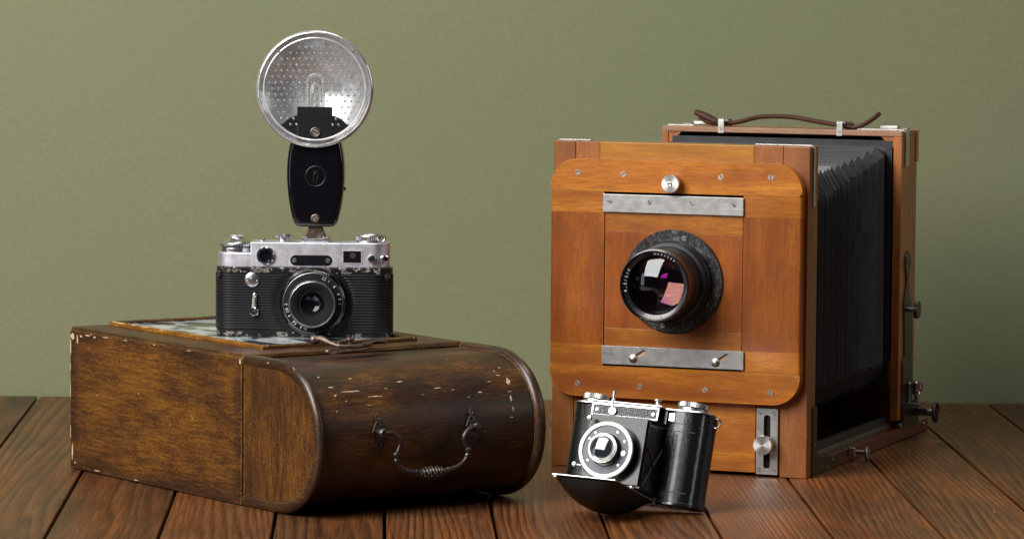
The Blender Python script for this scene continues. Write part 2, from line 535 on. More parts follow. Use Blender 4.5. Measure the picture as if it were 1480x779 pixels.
c2 = t.ramp(mm, [(0.24, (0.028, 0.013, 0.007)), (0.52, (0.098, 0.044, 0.022)), (0.84, (0.20, 0.098, 0.050))])
c = t.mix(t.ramp(pt, [(0.36, 0.0), (0.60, 1.0)]), c, c2)
bare = t.ramp(t.math('ADD', rub, t.math('MULTIPLY', pt, 0.2)), [(0.765, 0.0), (0.80, 1.0)])
c = t.mix(t.math('MULTIPLY', bare, 0.7), c, (0.42, 0.17, 0.085))
# knots: a few cells per plank, rings close round them
vo = t.n('ShaderNodeTexVoronoi')
vo.inputs['Scale'].default_value = 1.0
t.l(t.co((0.115, 0.034, 1), rnd=21), vo.inputs['Vector'])
kn = t.ramp(vo.outputs['Distance'], [(0.0, 1.0), (0.055, 0.85), (0.10, 0.0)])
c = t.mix(t.math('MULTIPLY', kn, 0.85), c, (0.022, 0.010, 0.007))
hs = t.n('ShaderNodeHueSaturation')
t.l(c, hs.inputs['Color'])
dpt = t.noise(t.co((0.16, 0.05, 1), rnd=51), 1.0, 4, 0.6)
t.l(t.math('MULTIPLY', t.math('MULTIPLY_ADD', rv, 0.62, 0.60), t.math('MULTIPLY_ADD', dpt, 1.4, 0.30)), hs.inputs['Value'])
hs.inputs['Saturation'].default_value = 1.10
t.l(hs.outputs[0], t.b.inputs['Base Color'])
t.l(t.math('MULTIPLY_ADD', fib, 0.30, 0.24), t.b.inputs['Roughness'])
t.b.inputs['Specular IOR Level'].default_value = 0.42
h = t.math('ADD', t.math('MULTIPLY', ring, 0.6), fib)
t.bump(h, 0.035, 0.8)
MT['plank'] = t.m
MT['gap'] = plain('dark_underfloor', (0.01, 0.008, 0.007), 0.9, 0.1)

# linen wall covering
t = NT('green_linen')
vx = t.co((1, 1, 0.12))
vz = t.co((0.12, 1, 1))
a = t.noise(vx, 9.0, 1, 0.7)
b = t.noise(vz, 9.0, 1, 0.7)
w1 = t.n('ShaderNodeTexWave', wave_type='BANDS', bands_direction='X')
w1.inputs['Scale'].default_value = 1.30
w1.inputs['Distortion'].default_value = 2.6
w1.inputs['Detail'].default_value = 2
w1.inputs['Detail Scale'].default_value = 1.2
t.l(t.co(), w1.inputs['Vector'])
w2 = t.n('ShaderNodeTexWave', wave_type='BANDS', bands_direction='Z')
w2.inputs['Scale'].default_value = 1.30
w2.inputs['Distortion'].default_value = 2.6
w2.inputs['Detail'].default_value = 2
w2.inputs['Detail Scale'].default_value = 1.2
t.l(t.co(), w2.inputs['Vector'])
big = t.noise(t.co(), 0.035, 3, 0.5)
m = t.math('ADD', t.math('MULTIPLY', a, 0.32), t.math('MULTIPLY', b, 0.32))
m = t.math('ADD', m, t.math('MULTIPLY', t.math('ADD', w1.outputs[1], w2.outputs[1]), 0.11))
m = t.math('ADD', m, 0.07)
c = t.ramp(m, [(0.28, (0.186, 0.198, 0.110)), (0.50, (0.234, 0.244, 0.140)), (0.72, (0.288, 0.294, 0.174))])
c = t.mix(t.ramp(big, [(0.35, 0.0), (0.65, 1.0)]), c, t.mix(0.40, c, (0.205, 0.235, 0.135)))
t.l(c, t.b.inputs['Base Color'])
t.set(Roughness=0.85)
t.b.inputs['Specular IOR Level'].default_value = 0.2
h = t.math('ADD', t.math('ADD', w1.outputs[1], w2.outputs[1]), t.math('MULTIPLY', m, 4.0))
t.bump(h, 0.012, 0.5)
MT['linen'] = t.m


# ------------------------------------------------------------------ mesh builder
def perp(d):
    d = Vector(d).normalized()
    u = Vector((0, 0, 1)) if abs(d.z) < 0.9 else Vector((1, 0, 0))
    a = d.cross(u).normalized()
    return d, a, d.cross(a).normalized()


class M:
    def __init__(self, T=None):
        self.bm = bmesh.new()
        self.T = T or Matrix.Identity(4)

    def v(self, p):
        return self.bm.verts.new((self.T @ Vector(p)) * S)

    def f(self, vs):
        try:
            return self.bm.faces.new(vs)
        except ValueError:
            return None

    def box(self, x0, x1, y0, y1, z0, z1):
        p = [self.v(q) for q in ((x0, y0, z0), (x1, y0, z0), (x1, y1, z0), (x0, y1, z0), (x0, y0, z1), (x1, y0, z1), (x1, y1, z1), (x0, y1, z1))]
        for q in ((0, 3, 2, 1), (4, 5, 6, 7), (0, 1, 5, 4), (1, 2, 6, 5), (2, 3, 7, 6), (3, 0, 4, 7)):
            self.f([p[i] for i in q])
        return self

    def _p3(self, ax, u, w, d):
        return {'x': (d, u, w), 'y': (u, d, w), 'z': (u, w, d)}[ax]

    def prism(self, pts, d0, d1, ax='y', inset=None):
        """outline extruded along an axis; inset=(amount, depth) rounds the d0 rim with an extra ring"""
        rings = [[self.v(self._p3(ax, u, w, d)) for u, w in pts] for d in (d0, d1)]
        n = len(pts)
        for i in range(n):
            j = (i+1) % n
            self.f([rings[0][i], rings[0][j], rings[1][j], rings[1][i]])
        self.f(rings[0])
        self.f(list(reversed(rings[1])))
        return self

    def plate(self, outer, holes, d0, d1, ax='y'):
        """flat plate with real holes"""
        bm = self.bm
        edges = []
        loops = []
        for lp in [outer] + holes:
            vs = [self.v(self._p3(ax, u, w, d0)) for u, w in lp]
            loops.append(vs)
            for i in range(len(vs)):
                edges.append(bm.edges.new((vs[i], vs[(i+1) % len(vs)])))
        r = bmesh.ops.triangle_fill(bm, edges=edges, use_beauty=True, use_dissolve=False)
        fs = [g for g in r['geom'] if isinstance(g, bmesh.types.BMFace)]
        off = (self.T.to_3x3() @ Vector(self._p3(ax, 0, 0, d1-d0))) * S
        mp = {}
        for lp in loops:
            for q in lp:
                mp[q] = bm.verts.new(q.co + off)
        for fc in fs:
            self.f([mp[q] for q in reversed(fc.verts)])
        for lp in loops:
            for i in range(len(lp)):
                a, b = lp[i], lp[(i+1) % len(lp)]
                self.f([a, b, mp[b], mp[a]])
        return self

    def lathe(self, prof, c, d, n=48, close=False, caps=True):
        """profile of (radius, height along d) about centre c"""
        d, a, b = perp(d)
        c = Vector(c)
        rings = []
        for r, h in prof:
            if r < 1e-6:
                rings.append([self.v(c + d*h)])
            else:
                rings.append([self.v(c + d*h + (a*cos(2*pi*i/n) + b*sin(2*pi*i/n))*r) for i in range(n)])
        seq = list(zip(rings[:-1], rings[1:]))
        if close:
            seq.append((rings[-1], rings[0]))
        for p, q in seq:
            for i in range(n):
                j = (i+1) % n
                if len(p) == 1 and len(q) == 1:
                    continue
                if len(p) == 1:
                    self.f([p[0], q[j], q[i]])
                elif len(q) == 1:
                    self.f([p[i], p[j], q[0]])
                else:
                    self.f([p[i], p[j], q[j], q[i]])
        if caps and not close:
            if len(rings[0]) > 1:
                self.f(list(reversed(rings[0])))
            if len(rings[-1]) > 1:
                self.f(rings[-1])
        return self

    def cyl(self, c, d, r, h, n=32, r2=None):
        return self.lathe([(r, 0), (r2 if r2 is not None else r, h)], c, d, n)

    def gear(self, c, d, r, h, teeth=40, depth=0.04, h0=0):
        d, a, b = perp(d)
        c = Vector(c)
        rings = []
        for hh in (h0, h0+h):
            ring = []
            for i in range(teeth*2):
                rr = r if i % 2 else r-depth
                an = pi*i/teeth
                ring.append(self.v(c + d*hh + (a*cos(an)+b*sin(an))*rr))
            rings.append(ring)
        n = teeth*2
        for i in range(n):
            self.f([rings[0][i], rings[0][(i+1) % n], rings[1][(i+1) % n], rings[1][i]])
        self.f(list(reversed(rings[0])))
        self.f(rings[1])
        return self

    def torus(self, c, d, R, r, n=32, m=10):
        return self.lathe([(R + r*cos(2*pi*i/m), r*sin(2*pi*i/m)) for i in range(m)], c, d, n, close=True)

    def tube(self, pts, rad, n=12, flat=None):
        """tube through points; rad number or list; flat=(sx, sy, up) gives an oval strap"""
        P = [Vector(p) for p in pts]
        if not hasattr(rad, '__len__'):
            rad = [rad]*len(P)
        rings = []
        up = Vector(flat[2]) if flat else None
        prev = None
        for i, p in enumerate(P):
            tg = (P[min(i+1, len(P)-1)] - P[max(i-1, 0)]).normalized()
            if flat:
                a = (up - tg*up.dot(tg)).normalized()
            elif prev is None:
                _, a, _ = perp(tg)
            else:
                a = (prev - tg*prev.dot(tg)).normalized()
            prev = a
            b = tg.cross(a)
            s1, s2 = (flat[0], flat[1]) if flat else (1, 1)
            rings.append([self.v(p + a*cos(2*pi*k/n)*rad[i]*s1 + b*sin(2*pi*k/n)*rad[i]*s2) for k in range(n)])
        for p, q in zip(rings[:-1], rings[1:]):
            for k in range(n):
                self.f([p[k], p[(k+1) % n], q[(k+1) % n], q[k]])
        self.f(list(reversed(rings[0])))
        self.f(rings[-1])
        return self

    def ball(self, c, r, sx=1, sy=1, sz=1, n=16, m=10):
        d = [(max(1e-7, r*sin(pi*i/m)) if 0 < i < m else 0, -r*cos(pi*i/m)) for i in range(m+1)]
        start = len(self.bm.verts)
        self.lathe(d, (0, 0, 0), (0, 0, 1), n, caps=False)
        self.bm.verts.ensure_lookup_table()
        Ti = self.T.inverted()
        for q in self.bm.verts[start:]:
            w = Ti @ (q.co / S)
            w = Vector((w.x*sx, w.y*sy, w.z*sz)) + Vector(c)
            q.co = (self.T @ w) * S
        return self

    def grid(self, fn, nu, nv):
        g = [[self.v(fn(i/nu, j/nv)) for j in range(nv+1)] for i in range(nu+1)]
        for i in range(nu):
            for j in range(nv):
                self.f([g[i][j], g[i+1][j], g[i+1][j+1], g[i][j+1]])
        return self

    def bevel(self, pred, w, seg=3):
        es = [e for e in self.bm.edges if pred(e.verts[0].co/S, e.verts[1].co/S)]
        bmesh.ops.bevel(self.bm, geom=es, offset=w*S, segments=seg, profile=0.5, affect='EDGES')
        return self

    def build(self, name, mat, parent=None, bevel=0.0, seg=2, sharp=35, loc=None, rot=None, label=None, link=True):
        bm = self.bm
        bmesh.ops.recalc_face_normals(bm, faces=bm.faces)
        me = bpy.data.meshes.new(name)
        bm.to_mesh(me)
        bm.free()
        me.materials.append(MT[mat] if isinstance(mat, str) else mat)
        me.shade_smooth()
        o = bpy.data.objects.new(name, me)
        if bevel:
            md = o.modifiers.new('edge_rounding', 'BEVEL')
            md.width = bevel*S
            md.segments = seg
            md.limit_method = 'ANGLE'
            md.angle_limit = radians(35)
            md.harden_normals = True
        else:
            me.set_sharp_from_angle(angle=radians(sharp))
        if link:
            scn.collection.objects.link(o)
        if parent:
            o.parent = parent
        if loc:
            o.location = Vector(loc)*S
        if rot:
            o.rotation_euler = rot
        if label:
            o['label'] = label
        return o


def thing(name, label, cat, loc=(0, 0, 0), rotz=0.0, mw=None, group=None):
    o = bpy.data.objects.new(name, None)
    scn.collection.objects.link(o)
    o.empty_display_size = 0.02
    if mw is not None:
        o.matrix_world = mw
    else:
        o.location = Vector(loc)*S
        o.rotation_euler = (0, 0, rotz)
    o['label'] = label
    o['category'] = cat
    if group:
        o['group'] = group
    return o


def put(src, parent, loc, rot=(0, 0, 0)):
    """copy of a small part (shares mesh data)"""
    o = src.copy()
    scn.collection.objects.link(o)
    o.parent = parent
    o.location = Vector(loc)*S
    o.rotation_euler = rot
    return o


def rr(x0, x1, y0, y1, r, n=8):
    """rounded rectangle outline; r number or 4 radii (x0y0, x1y0, x1y1, x0y1)"""
    if not hasattr(r, '__len__'):
        r = (r,)*4
    pts = []
    for (cx, cy, a0, q) in ((x0, y0, pi, r[0]), (x1, y0, 1.5*pi, r[1]), (x1, y1, 0, r[2]), (x0, y1, 0.5*pi, r[3])):
        sx = 1 if cx == x0 else -1
        sy = 1 if cy == y0 else -1
        if q <= 0:
            pts.append((cx, cy))
            continue
        for i in range(n+1):
            a = a0 + 0.5*pi*i/n
            pts.append((cx + sx*q + q*cos(a), cy + sy*q + q*sin(a)))
    return pts


def circ(cx, cy, r, n=32, a0=0, a1=2*pi, full=True):
    k = n if full else n+1
    return [(cx + r*cos(a0+(a1-a0)*i/n), cy + r*sin(a0+(a1-a0)*i/n)) for i in range(k)]


def slot(cx, cy, L, r, ang, n=8):
    """stadium outline"""
    pts = []
    for s, a0 in ((1, -pi/2), (-1, pi/2)):
        for i in range(n+1):
            a = a0 + pi*i/n
            pts.append((s*L/2 + r*cos(a), r*sin(a)))
    return [(cx + x*cos(ang) - y*sin(ang), cy + x*sin(ang) + y*cos(ang)) for x, y in pts]


def make_screw(r, d=(0, -1, 0), mat='screw', h=0.05, name='screw'):
    """slotted screw head facing -y, centred on the origin"""
    m = M()
    m.lathe([(r, 0.0), (r, h*0.25)], (0, 0, 0), d, 20)
    nb = len(m.bm.faces)
    g = r*0.19
    for s in (1, -1):
        a = math.asin(g/(r*0.93))
        pts = [(r*0.93*cos(x), s*r*0.93*sin(x)) for x in [a+(pi-2*a)*i/10 for i in range(11)]]
        m.prism(pts, -h*0.26, -h*1.1, 'y')
    m.bm.faces.ensure_lookup_table()
    for fc_ in m.bm.faces[:nb]:
        fc_.material_index = 1
    o = m.build(name, mat, None, sharp=30, link=False)
    o.data.materials.append(MT['screw_slot'])
    return o


def hidden_source(o):
    return o


SCREW = {}


def screw(parent, loc, r=0.30, ang=0.0, rot=None, mat='screw', name='screw'):
    key = (round(r, 2), mat, name)
    if key not in SCREW:
        SCREW[key] = make_screw(r, mat=mat, name=name)
    o = SCREW[key].copy()
    scn.collection.objects.link(o)
    o.parent = parent
    R = Matrix.Rotation(ang, 4, 'Y')
    if rot is not None:
        R = rot @ R
    o.matrix_local = Matrix.Translation(Vector(loc)*S) @ R
    return o


FACE_R = Matrix.Rotation(pi/2, 4, 'Z')      # turns a -y facing screw to +x
FACE_UP = Matrix.Rotation(-pi/2, 4, 'X')    # turns a -y facing screw to +z


def text_mesh(items, name, mat, parent, font_size, M0, depth=0.004):
    """items: (char, x, z, rotation) laid in the x-z plane facing -y; joined as one engraving"""
    bm = bmesh.new()
    for ch, x, z, a in items:
        cu = bpy.data.curves.new('t', 'FONT')
        cu.body = ch
        cu.size = font_size*S
        cu.align_x = 'CENTER'
        cu.align_y = 'CENTER'
        cu.extrude = depth*S
        cu.resolution_u = 2
        ob = bpy.data.objects.new('t', cu)
        scn.collection.objects.link(ob)
        dg = bpy.context.evaluated_depsgraph_get()
        me = bpy.data.meshes.new_from_object(ob.evaluated_get(dg))
        # text lies in xy facing +z  ->  stand it up facing -y, then turn by a about y
        X = M0 @ Matrix.Translation(Vector((x, 0, z))*S) @ Matrix.Rotation(-a, 4, 'Y') @ Matrix.Rotation(pi/2, 4, 'X')
        me.transform(X)
        bm.from_mesh(me)
        bpy.data.objects.remove(ob)
        bpy.data.curves.remove(cu)
        bpy.data.meshes.remove(me)
    me = bpy.data.meshes.new(name)
    bm.to_mesh(me)
    bm.free()
    me.materials.append(MT[mat])
    o = bpy.data.objects.new(name, me)
    scn.collection.objects.link(o)
    o.parent = parent
    return o


def ring_text(s, R, a_mid, size, step):
    """characters round a circle (angle from +x, counterclockwise, seen from the front)"""
    out = []
    n = len(s)
    for i, ch in enumerate(s):
        if ch == ' ':
            continue
        a = a_mid - (i-(n-1)/2)*step
        out.append((ch, R*cos(a), R*sin(a), a - pi/2))
    return out


# ------------------------------------------------------------------ setting: floor and wall
yaw_p = -0.03276
floor = M().box(-130, 130, 215, 394, -4.0, -2.2).build('floor', 'gap', None)
floor['kind'] = 'structure'
for i in range(-13, 27):
    x0 = -32.615 + 8.2991*i
    hgt = random.uniform(-0.05, 0.0)
    m = M(Matrix.Translation((0, 0, hgt)))
    m.box(0.13, 8.17, -40, 95, -2.0, 0.0)
    tilt = random.uniform(-0.003, 0.003)
    o = m.build('plank', 'plank', floor, bevel=0.10, seg=3)
    yb = 297.0
    R = Matrix.Translation(Vector((x0 + math.tan(yaw_p)*yb, yb, 0))*S) @ Matrix.Rotation(-yaw_p, 4, 'Z')
    o.matrix_local = R
wall = M().box(-150, 150, 0, 3, -4.0, 150).build('wall', 'linen', None, loc=(0, 392.6, 0), rot=(0, 0, -0.0143))
wall['kind'] = 'structure'

# ------------------------------------------------------------------ the wooden chest
chest = thing('wooden_chest', 'antique brown and ochre wooden chest with a rounded end and an iron bail handle', 'chest', (-20.7734, 315.0048, 0), -0.96)
H = 11.79
WD = 21.0


def dprof(off=0.0, x0=0.07, n=40):
    """profile of the rounded end: straight to the seam, swelling into a half ellipse"""
    cx, rx, rz, zc = 4.4, 6.65-off, H/2-off, H/2
    pts = [(x0, zc-rz), ]
    for i in range(n+1):
        a = -pi/2 + pi*i/n
        e = 2.15
        c, s = cos(a), sin(a)
        x = cx + rx*abs(c)**(2/e)
        z = zc + rz*(abs(s)**(2/e))*(1 if s > 0 else -1)
        pts.append((x, z))
    pts.append((x0, zc+rz))
    return pts


# straight body: side, end, top and bottom boards
M().box(-27.45, -0.11, 0.0, 0.9, 0.02, 11.45).build('side_panel', 'chest_side', chest, bevel=0.12, seg=3)
M().box(-27.45, -0.06, 20.1, 21.0, 0.02, 11.45).build('side_panel', 'chest_side', chest, bevel=0.12, seg=3)
M().box(-27.40, -26.5, 0.92, 20.08, 0.05, 11.44).build('end_panel', 'chest_end', chest, bevel=0.05)
M().box(-26.45, -0.10, 0.92, 20.08, 0.05, 0.9).build('bottom_panel', 'chest_rim', chest)
# top board with a bevelled edge, sunk a little behind the side rails
m = M().box(-27.42, -0.06, 0.10, 20.9, 11.46, 11.78)
m.bevel(lambda a, b: abs(a.z-11.78) < 1e-3 and abs(b.z-11.78) < 1e-3, 0.22, 3)
m.build('top_board', 'chest_top', chest)
# rounded end
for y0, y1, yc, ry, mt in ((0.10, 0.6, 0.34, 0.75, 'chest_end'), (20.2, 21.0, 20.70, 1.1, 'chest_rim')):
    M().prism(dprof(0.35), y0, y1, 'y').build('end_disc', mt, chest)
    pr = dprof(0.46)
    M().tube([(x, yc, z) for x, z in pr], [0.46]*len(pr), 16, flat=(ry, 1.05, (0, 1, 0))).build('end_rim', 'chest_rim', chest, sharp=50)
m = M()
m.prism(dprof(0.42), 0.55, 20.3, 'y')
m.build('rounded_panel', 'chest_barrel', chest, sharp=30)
# inlaid print with moulding
px0, px1, py0, py1 = -26.6, -2.3, 3.2, 17.8
M().box(px0+0.3, px1-0.3, py0+0.3, py1-0.3, 11.70, 11.86).build('printed_panel', 'print', chest)
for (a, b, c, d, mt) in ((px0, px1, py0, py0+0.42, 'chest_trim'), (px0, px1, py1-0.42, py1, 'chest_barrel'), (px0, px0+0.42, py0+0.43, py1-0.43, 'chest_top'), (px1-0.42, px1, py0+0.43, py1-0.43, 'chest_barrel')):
    M().box(a, b, c, d, 11.72, 12.12).build('trim_strip', mt, chest, bevel=0.13, seg=3)


# pale chips where the paint has broken away at the corners
def chip(pts, d0, d1, ax, n=9):
    m = M()
    m.prism(pts, d0, d1, ax)
    return m.build('paint_chip', 'gesso', chest)


rc = random.Random(3)


def blob(cx, cz, rx, rz, n=11):
    return [(cx + rx*cos(2*pi*i/n)*rc.uniform(0.55, 1.1), cz + rz*sin(2*pi*i/n)*rc.uniform(0.6, 1.1)) for i in range(n)]


for cx, cz, rx, rz in ((-27.0, 11.0, 0.34, 0.30), (-26.2, 10.75, 0.13, 0.42), (-27.33, 10.0, 0.10, 0.7), (-27.05, 1.45, 0.13, 0.75), (-27.36, 3.0, 0.07, 0.6), (-27.38, 6.5, 0.05, 0.8),
                       (-24.5, 11.25, 0.5, 0.07), (-21.5, 11.33, 0.6, 0.04), (-18.2, 11.36, 0.35, 0.03), (-13.6, 11.38, 0.25, 0.03), (-8.1, 11.37, 0.4, 0.03), (-25.6, 11.1, 0.22, 0.12), (-27.36, 8.4, 0.05, 0.35), (-22.9, 0.25, 0.5, 0.05), (-16.5, 0.2, 0.4, 0.04), (-23.3, 11.2, 0.22, 0.09), (-26.6, 0.55, 0.10, 0.12), (-0.35, 11.2, 0.16, 0.22)):
    chip(blob(cx, cz, rx, rz), -0.006, 0.02, 'y')
for cx, cy, rx, ry in ((-24.8, 3.3, 0.9, 0.10), (-22.6, 3.28, 0.5, 0.07), (-20.8, 3.3, 0.7, 0.08), (-25.9, 3.32, 0.4, 0.10), (-18.0, 3.27, 0.3, 0.05), (-23.6, 3.45, 0.35, 0.06)):
    chip(blob(cx, cy, rx, ry), 12.05, 12.125, 'z')


def on_barrel(y, z, off=0.0):
    zc, rz, rx, e = H/2, H/2-0.42, 6.65-0.42, 2.15
    s = max(-1, min(1, (z-zc)/rz))
    c = (1-abs(s)**e)**(1/e)
    return 4.4 + rx*c + off


for y, z, ry, rz in ((18.6, 9.55, 0.28, 0.42), (18.3, 8.3, 0.10, 0.35), (18.3, 7.5, 0.08, 0.30), (18.0, 6.9, 0.25, 0.10), (4.2, 9.55, 1.0, 0.09), (6.1, 9.1, 0.8, 0.06), (2.5, 9.9, 0.3, 0.06), (11.9, 9.4, 0.35, 0.05),
                      (17.9, 10.3, 0.15, 0.05), (18.6, 10.5, 0.12, 0.05), (18.35, 8.8, 0.22, 0.05), (18.0, 10.0, 0.2, 0.04), (3.3, 8.9, 0.2, 0.04), (5.2, 8.5, 0.35, 0.03), (7.2, 9.6, 0.18, 0.04), (13.2, 9.2, 0.2, 0.03), (14.4, 8.6, 0.15, 0.04), (2.2, 8.2, 0.12, 0.05), (10.3, 9.0, 0.16, 0.03), (16.9, 9.6, 0.25, 0.04), (2.0, 10.6, 0.15, 0.05), (4.6, 10.4, 0.2, 0.04), (8.8, 10.0, 0.3, 0.05), (15.6, 8.9, 0.3, 0.06)):
    m = M()
    pts = [(y + ry*cos(2*pi*i/11)*rc.uniform(0.25, 1.15), z + rz*sin(2*pi*i/11)*rc.uniform(0.2, 0.9)) for i in range(11)]
    c = m.v((on_barrel(y, z, 0.02), y, z))
    ring = [m.v((on_barrel(yy, zz, 0.015), yy, zz)) for yy, zz in pts]
    low = [m.v((on_barrel(yy, zz, -0.03), yy, zz)) for yy, zz in pts]
    for i in range(11):
        m.f([c, ring[i], ring[(i+1) % 11]])
        m.f([ring[i], low[i], low[(i+1) % 11], ring[(i+1) % 11]])
    m.build('paint_chip', 'gesso', chest)


def spline(pts, n=8):
    """Catmull-Rom through points of any dimension"""
    out = []
    P = [pts[0]] + list(pts) + [pts[-1]]
    for i in range(1, len(P)-2):
        for k in range(n):
            t = k/n
            q = []
            for a, b, c, d in zip(P[i-1], P[i], P[i+1], P[i+2]):
                q.append(0.5*((2*b) + (-a+c)*t + (2*a-5*b+4*c-d)*t*t + (-a+3*b-3*c+d)*t**3))
            out.append(tuple(q))
    out.append(tuple(pts[-1]))
    return out


# bail handle on the rounded end
def rosette(y, z, s):
    m = M()
    # pierced leaf plate standing on the barrel, seen nearly edge on
    pts = [(0, 1.55), (0.22, 1.25), (0.16, 0.95), (0.42, 0.60), (0.62, 0.15), (0.50, -0.3), (0.62, -0.65), (0.34, -1.0), (0.20, -1.35), (0, -1.75)]
    full = pts + [(-u, w) for u, w in reversed(pts[1:-1])]
    outer = [(y + u*s, z + w) for u, w in full]
    hole1 = circ(y, z+0.72, 0.11, 10)
    hole2 = circ(y, z-0.82, 0.12, 10)
    m.plate(outer, [hole1, hole2], 0.0, 0.12, 'x')
    for q in m.bm.verts:
        yy, zz = q.co.y/S, q.co.z/S
        base = on_barrel(yy, zz, 0.02)
        q.co.x = (base + (0.12 if q.co.x > 0.0006 else 0.0) + 0.10*(1-min(1, abs(zz-z)/1.6)))*S
    pl = m.build('handle_plate', 'dark_iron', chest, bevel=0.03)
    xb = on_barrel(y, z)
    M().lathe([(0.34, -0.1), (0.36, 0.10), (0.22, 0.22), (0.20, 0.45), (0.36, 0.60), (0.40, 0.80), (0.30, 0.98), (0.0, 1.04)], (xb, y, z+0.1), (1, 0, 0), 20, caps=False).build('handle_stud', 'dark_iron', chest)
    M().ball((xb+0.22, y, z+1.15), 0.10).ball((xb+0.14, y-0.45*s, z+0.25), 0.09).ball((xb+0.14, y+0.45*s, z+0.25), 0.09).build('plate_bead', 'dark_iron', pl)


ZL = 6.35
rosette(5.60, ZL, 1)
rosette(14.20, ZL-0.05, 1)
half = [(11.5, 5.60, 6.45), (11.6, 6.30, 6.42), (11.65, 6.80, 6.05), (11.65, 6.97, 5.6), (11.65, 6.80, 5.1), (11.65, 6.60, 4.7), (11.65, 6.68, 4.25), (11.65, 7.1, 3.75), (11.65, 7.75, 3.45), (11.65, 8.85, 3.25), (11.65, 9.90, 3.20)]
full = half + [(x, 19.8-y, z) for x, y, z in reversed(half[:-1])]
rad = [0.16, 0.19, 0.22, 0.21, 0.19, 0.17, 0.18, 0.21, 0.23, 0.26, 0.28] + list(reversed([0.16, 0.19, 0.22, 0.21, 0.19, 0.17, 0.18, 0.21, 0.23, 0.26]))
sp = spline([(*p, r) for p, r in zip(full, rad)], 5)
bail = M().tube([p[:3] for p in sp], [p[3] for p in sp], 12).build('bail_handle', 'dark_iron', chest)
for sd in (0, 1):
    for (x, y, z, r) in ((11.65, 6.60, 4.80, 0.27), (11.65, 6.64, 4.32, 0.25), (11.65, 8.45, 3.30, 0.29)):
        M().ball((x, 19.8-y if sd else y, z), r).build('bead', 'dark_iron', bail)
m = M()
for k in range(9):
    yy = 9.90 + (k-4)*0.27
    R = 0.45*sqrt(max(0.05, 1-((k-4)/4.7)**2))
    m.lathe([(R*0.80, -0.135), (R, -0.05), (R, 0.05), (R*0.80, 0.135)], (11.65, yy, 3.20), (0, 1, 0), 14)
    for q in range(7):
        an = 2*pi*q/7 + k*0.45
        m.ball((11.65+R*cos(an), yy, 3.20+R*sin(an)), 0.09, n=8, m=6)
m.build('grip_bead', 'dark_iron', bail)

# hook and eye latch across the seam
m = M()
m.tube(spline([(3.2, 6.2, 11.86), (2.75, 8.0, 11.92), (2.4, 9.6, 11.92), (1.9, 11.4, 11.88)], 6), 0.30, 10, flat=(0.35, 1.25, (0, 0, 1)))
base = m.build('latch_plate', 'bronze', chest)
M().lathe([(0.36, 0), (0.34, 0.12), (0.20, 0.22), (0.19, 0.72), (0.30, 0.82), (0.36, 0.90), (0.34, 1.02), (0.0, 1.06)], (2.75, 8.1, 11.88), (0, 0, 1), 20, caps=False).build('latch_pin', 'bronze', chest)
M().lathe([(0.30, 0), (0.26, 0.12), (0.0, 0.16)], (2.35, 6.35, 11.90), (0, 0, 1), 16, caps=False).build('latch_stud', 'bronze', chest)
hk = spline([(1.55, 5.7, 12.75, 0.34), (1.9, 6.05, 12.80, 0.29), (2.6, 6.4, 12.55, 0.17), (3.2, 6.9, 12.34, 0.17), (3.55, 7.8, 12.28, 0.19), (3.3, 8.9, 12.30, 0.20), (2.6, 10.0, 12.30, 0.19), (1.5, 10.9, 12.25, 0.14)], 6)
M().tube([p[:3] for p in hk], [p[3] for p in hk], 12).ball((1.45, 5.62, 12.76), 0.40).build('latch_hook', 'bronze', chest)
M().tube(spline([(2.1, 7.35, 12.35), (1.9, 7.8, 12.55), (2.15, 8.4, 12.60), (2.7, 8.6, 12.5)], 5), 0.10, 8).build('latch_spring', 'bronze', chest)
M().tube(spline([(-1.6, 12.2, 11.88), (-2.0, 13.4, 11.98), (-2.25, 14.6, 11.90)], 5), 0.22, 10, flat=(0.4, 1.4, (0, 0, 1))).build('keeper_plate', 'bronze', chest)

# ------------------------------------------------------------------ 35 mm rangefinder camera on the chest
c1 = thing('film_camera', 'chrome and black rangefinder film camera with ribbed covering, standing on the wooden chest', 'camera', (-23.93, 328.75, 11.87), -0.045)
BW, BD = 14.25, 3.2
body = M().prism(rr(0.0, BW, 0, BD, 1.45, 12), 0.03, 5.62, 'z').build('body', 'worn_black', c1, bevel=0.06)
M().prism(rr(0.10, BW-0.1, 0.08, BD-0.08, 1.4, 12), 0.0, 0.05, 'z').build('base_plate', 'steel_dark', c1)


def plan_path(side):
    """front outline of the body from the end cap inwards: list of (x, y) with running length"""
    r = 1.45
    pts = []
    for i in range(17):
        a = pi - (-0.35) - (pi/2+0.35)*i/16
        pts.append((r + (r+0.03)*cos(a), r - (r+0.03)*sin(a)*1.0))
    pts = [(r + (r+0.03)*cos(a), r + (r+0.03)*sin(a)) for a in [pi-0.3 + (pi/2+0.3)*i/16 for i in range(17)]]
    pts.append((BW/2, -0.03))
    if side < 0:
        pts = [(BW-x, y) for x, y in pts]
    L = [0]
    for a, b in zip(pts[:-1], pts[1:]):
        L.append(L[-1] + math.dist(a, b))
    return pts, L


def along(pts, L, s):
    for i in range(len(L)-1):
        if s <= L[i+1] or i == len(L)-2:
            t = (s-L[i])/(L[i+1]-L[i])
            return (pts[i][0] + (pts[i+1][0]-pts[i][0])*t, pts[i][1] + (pts[i+1][1]-pts[i][1])*t)


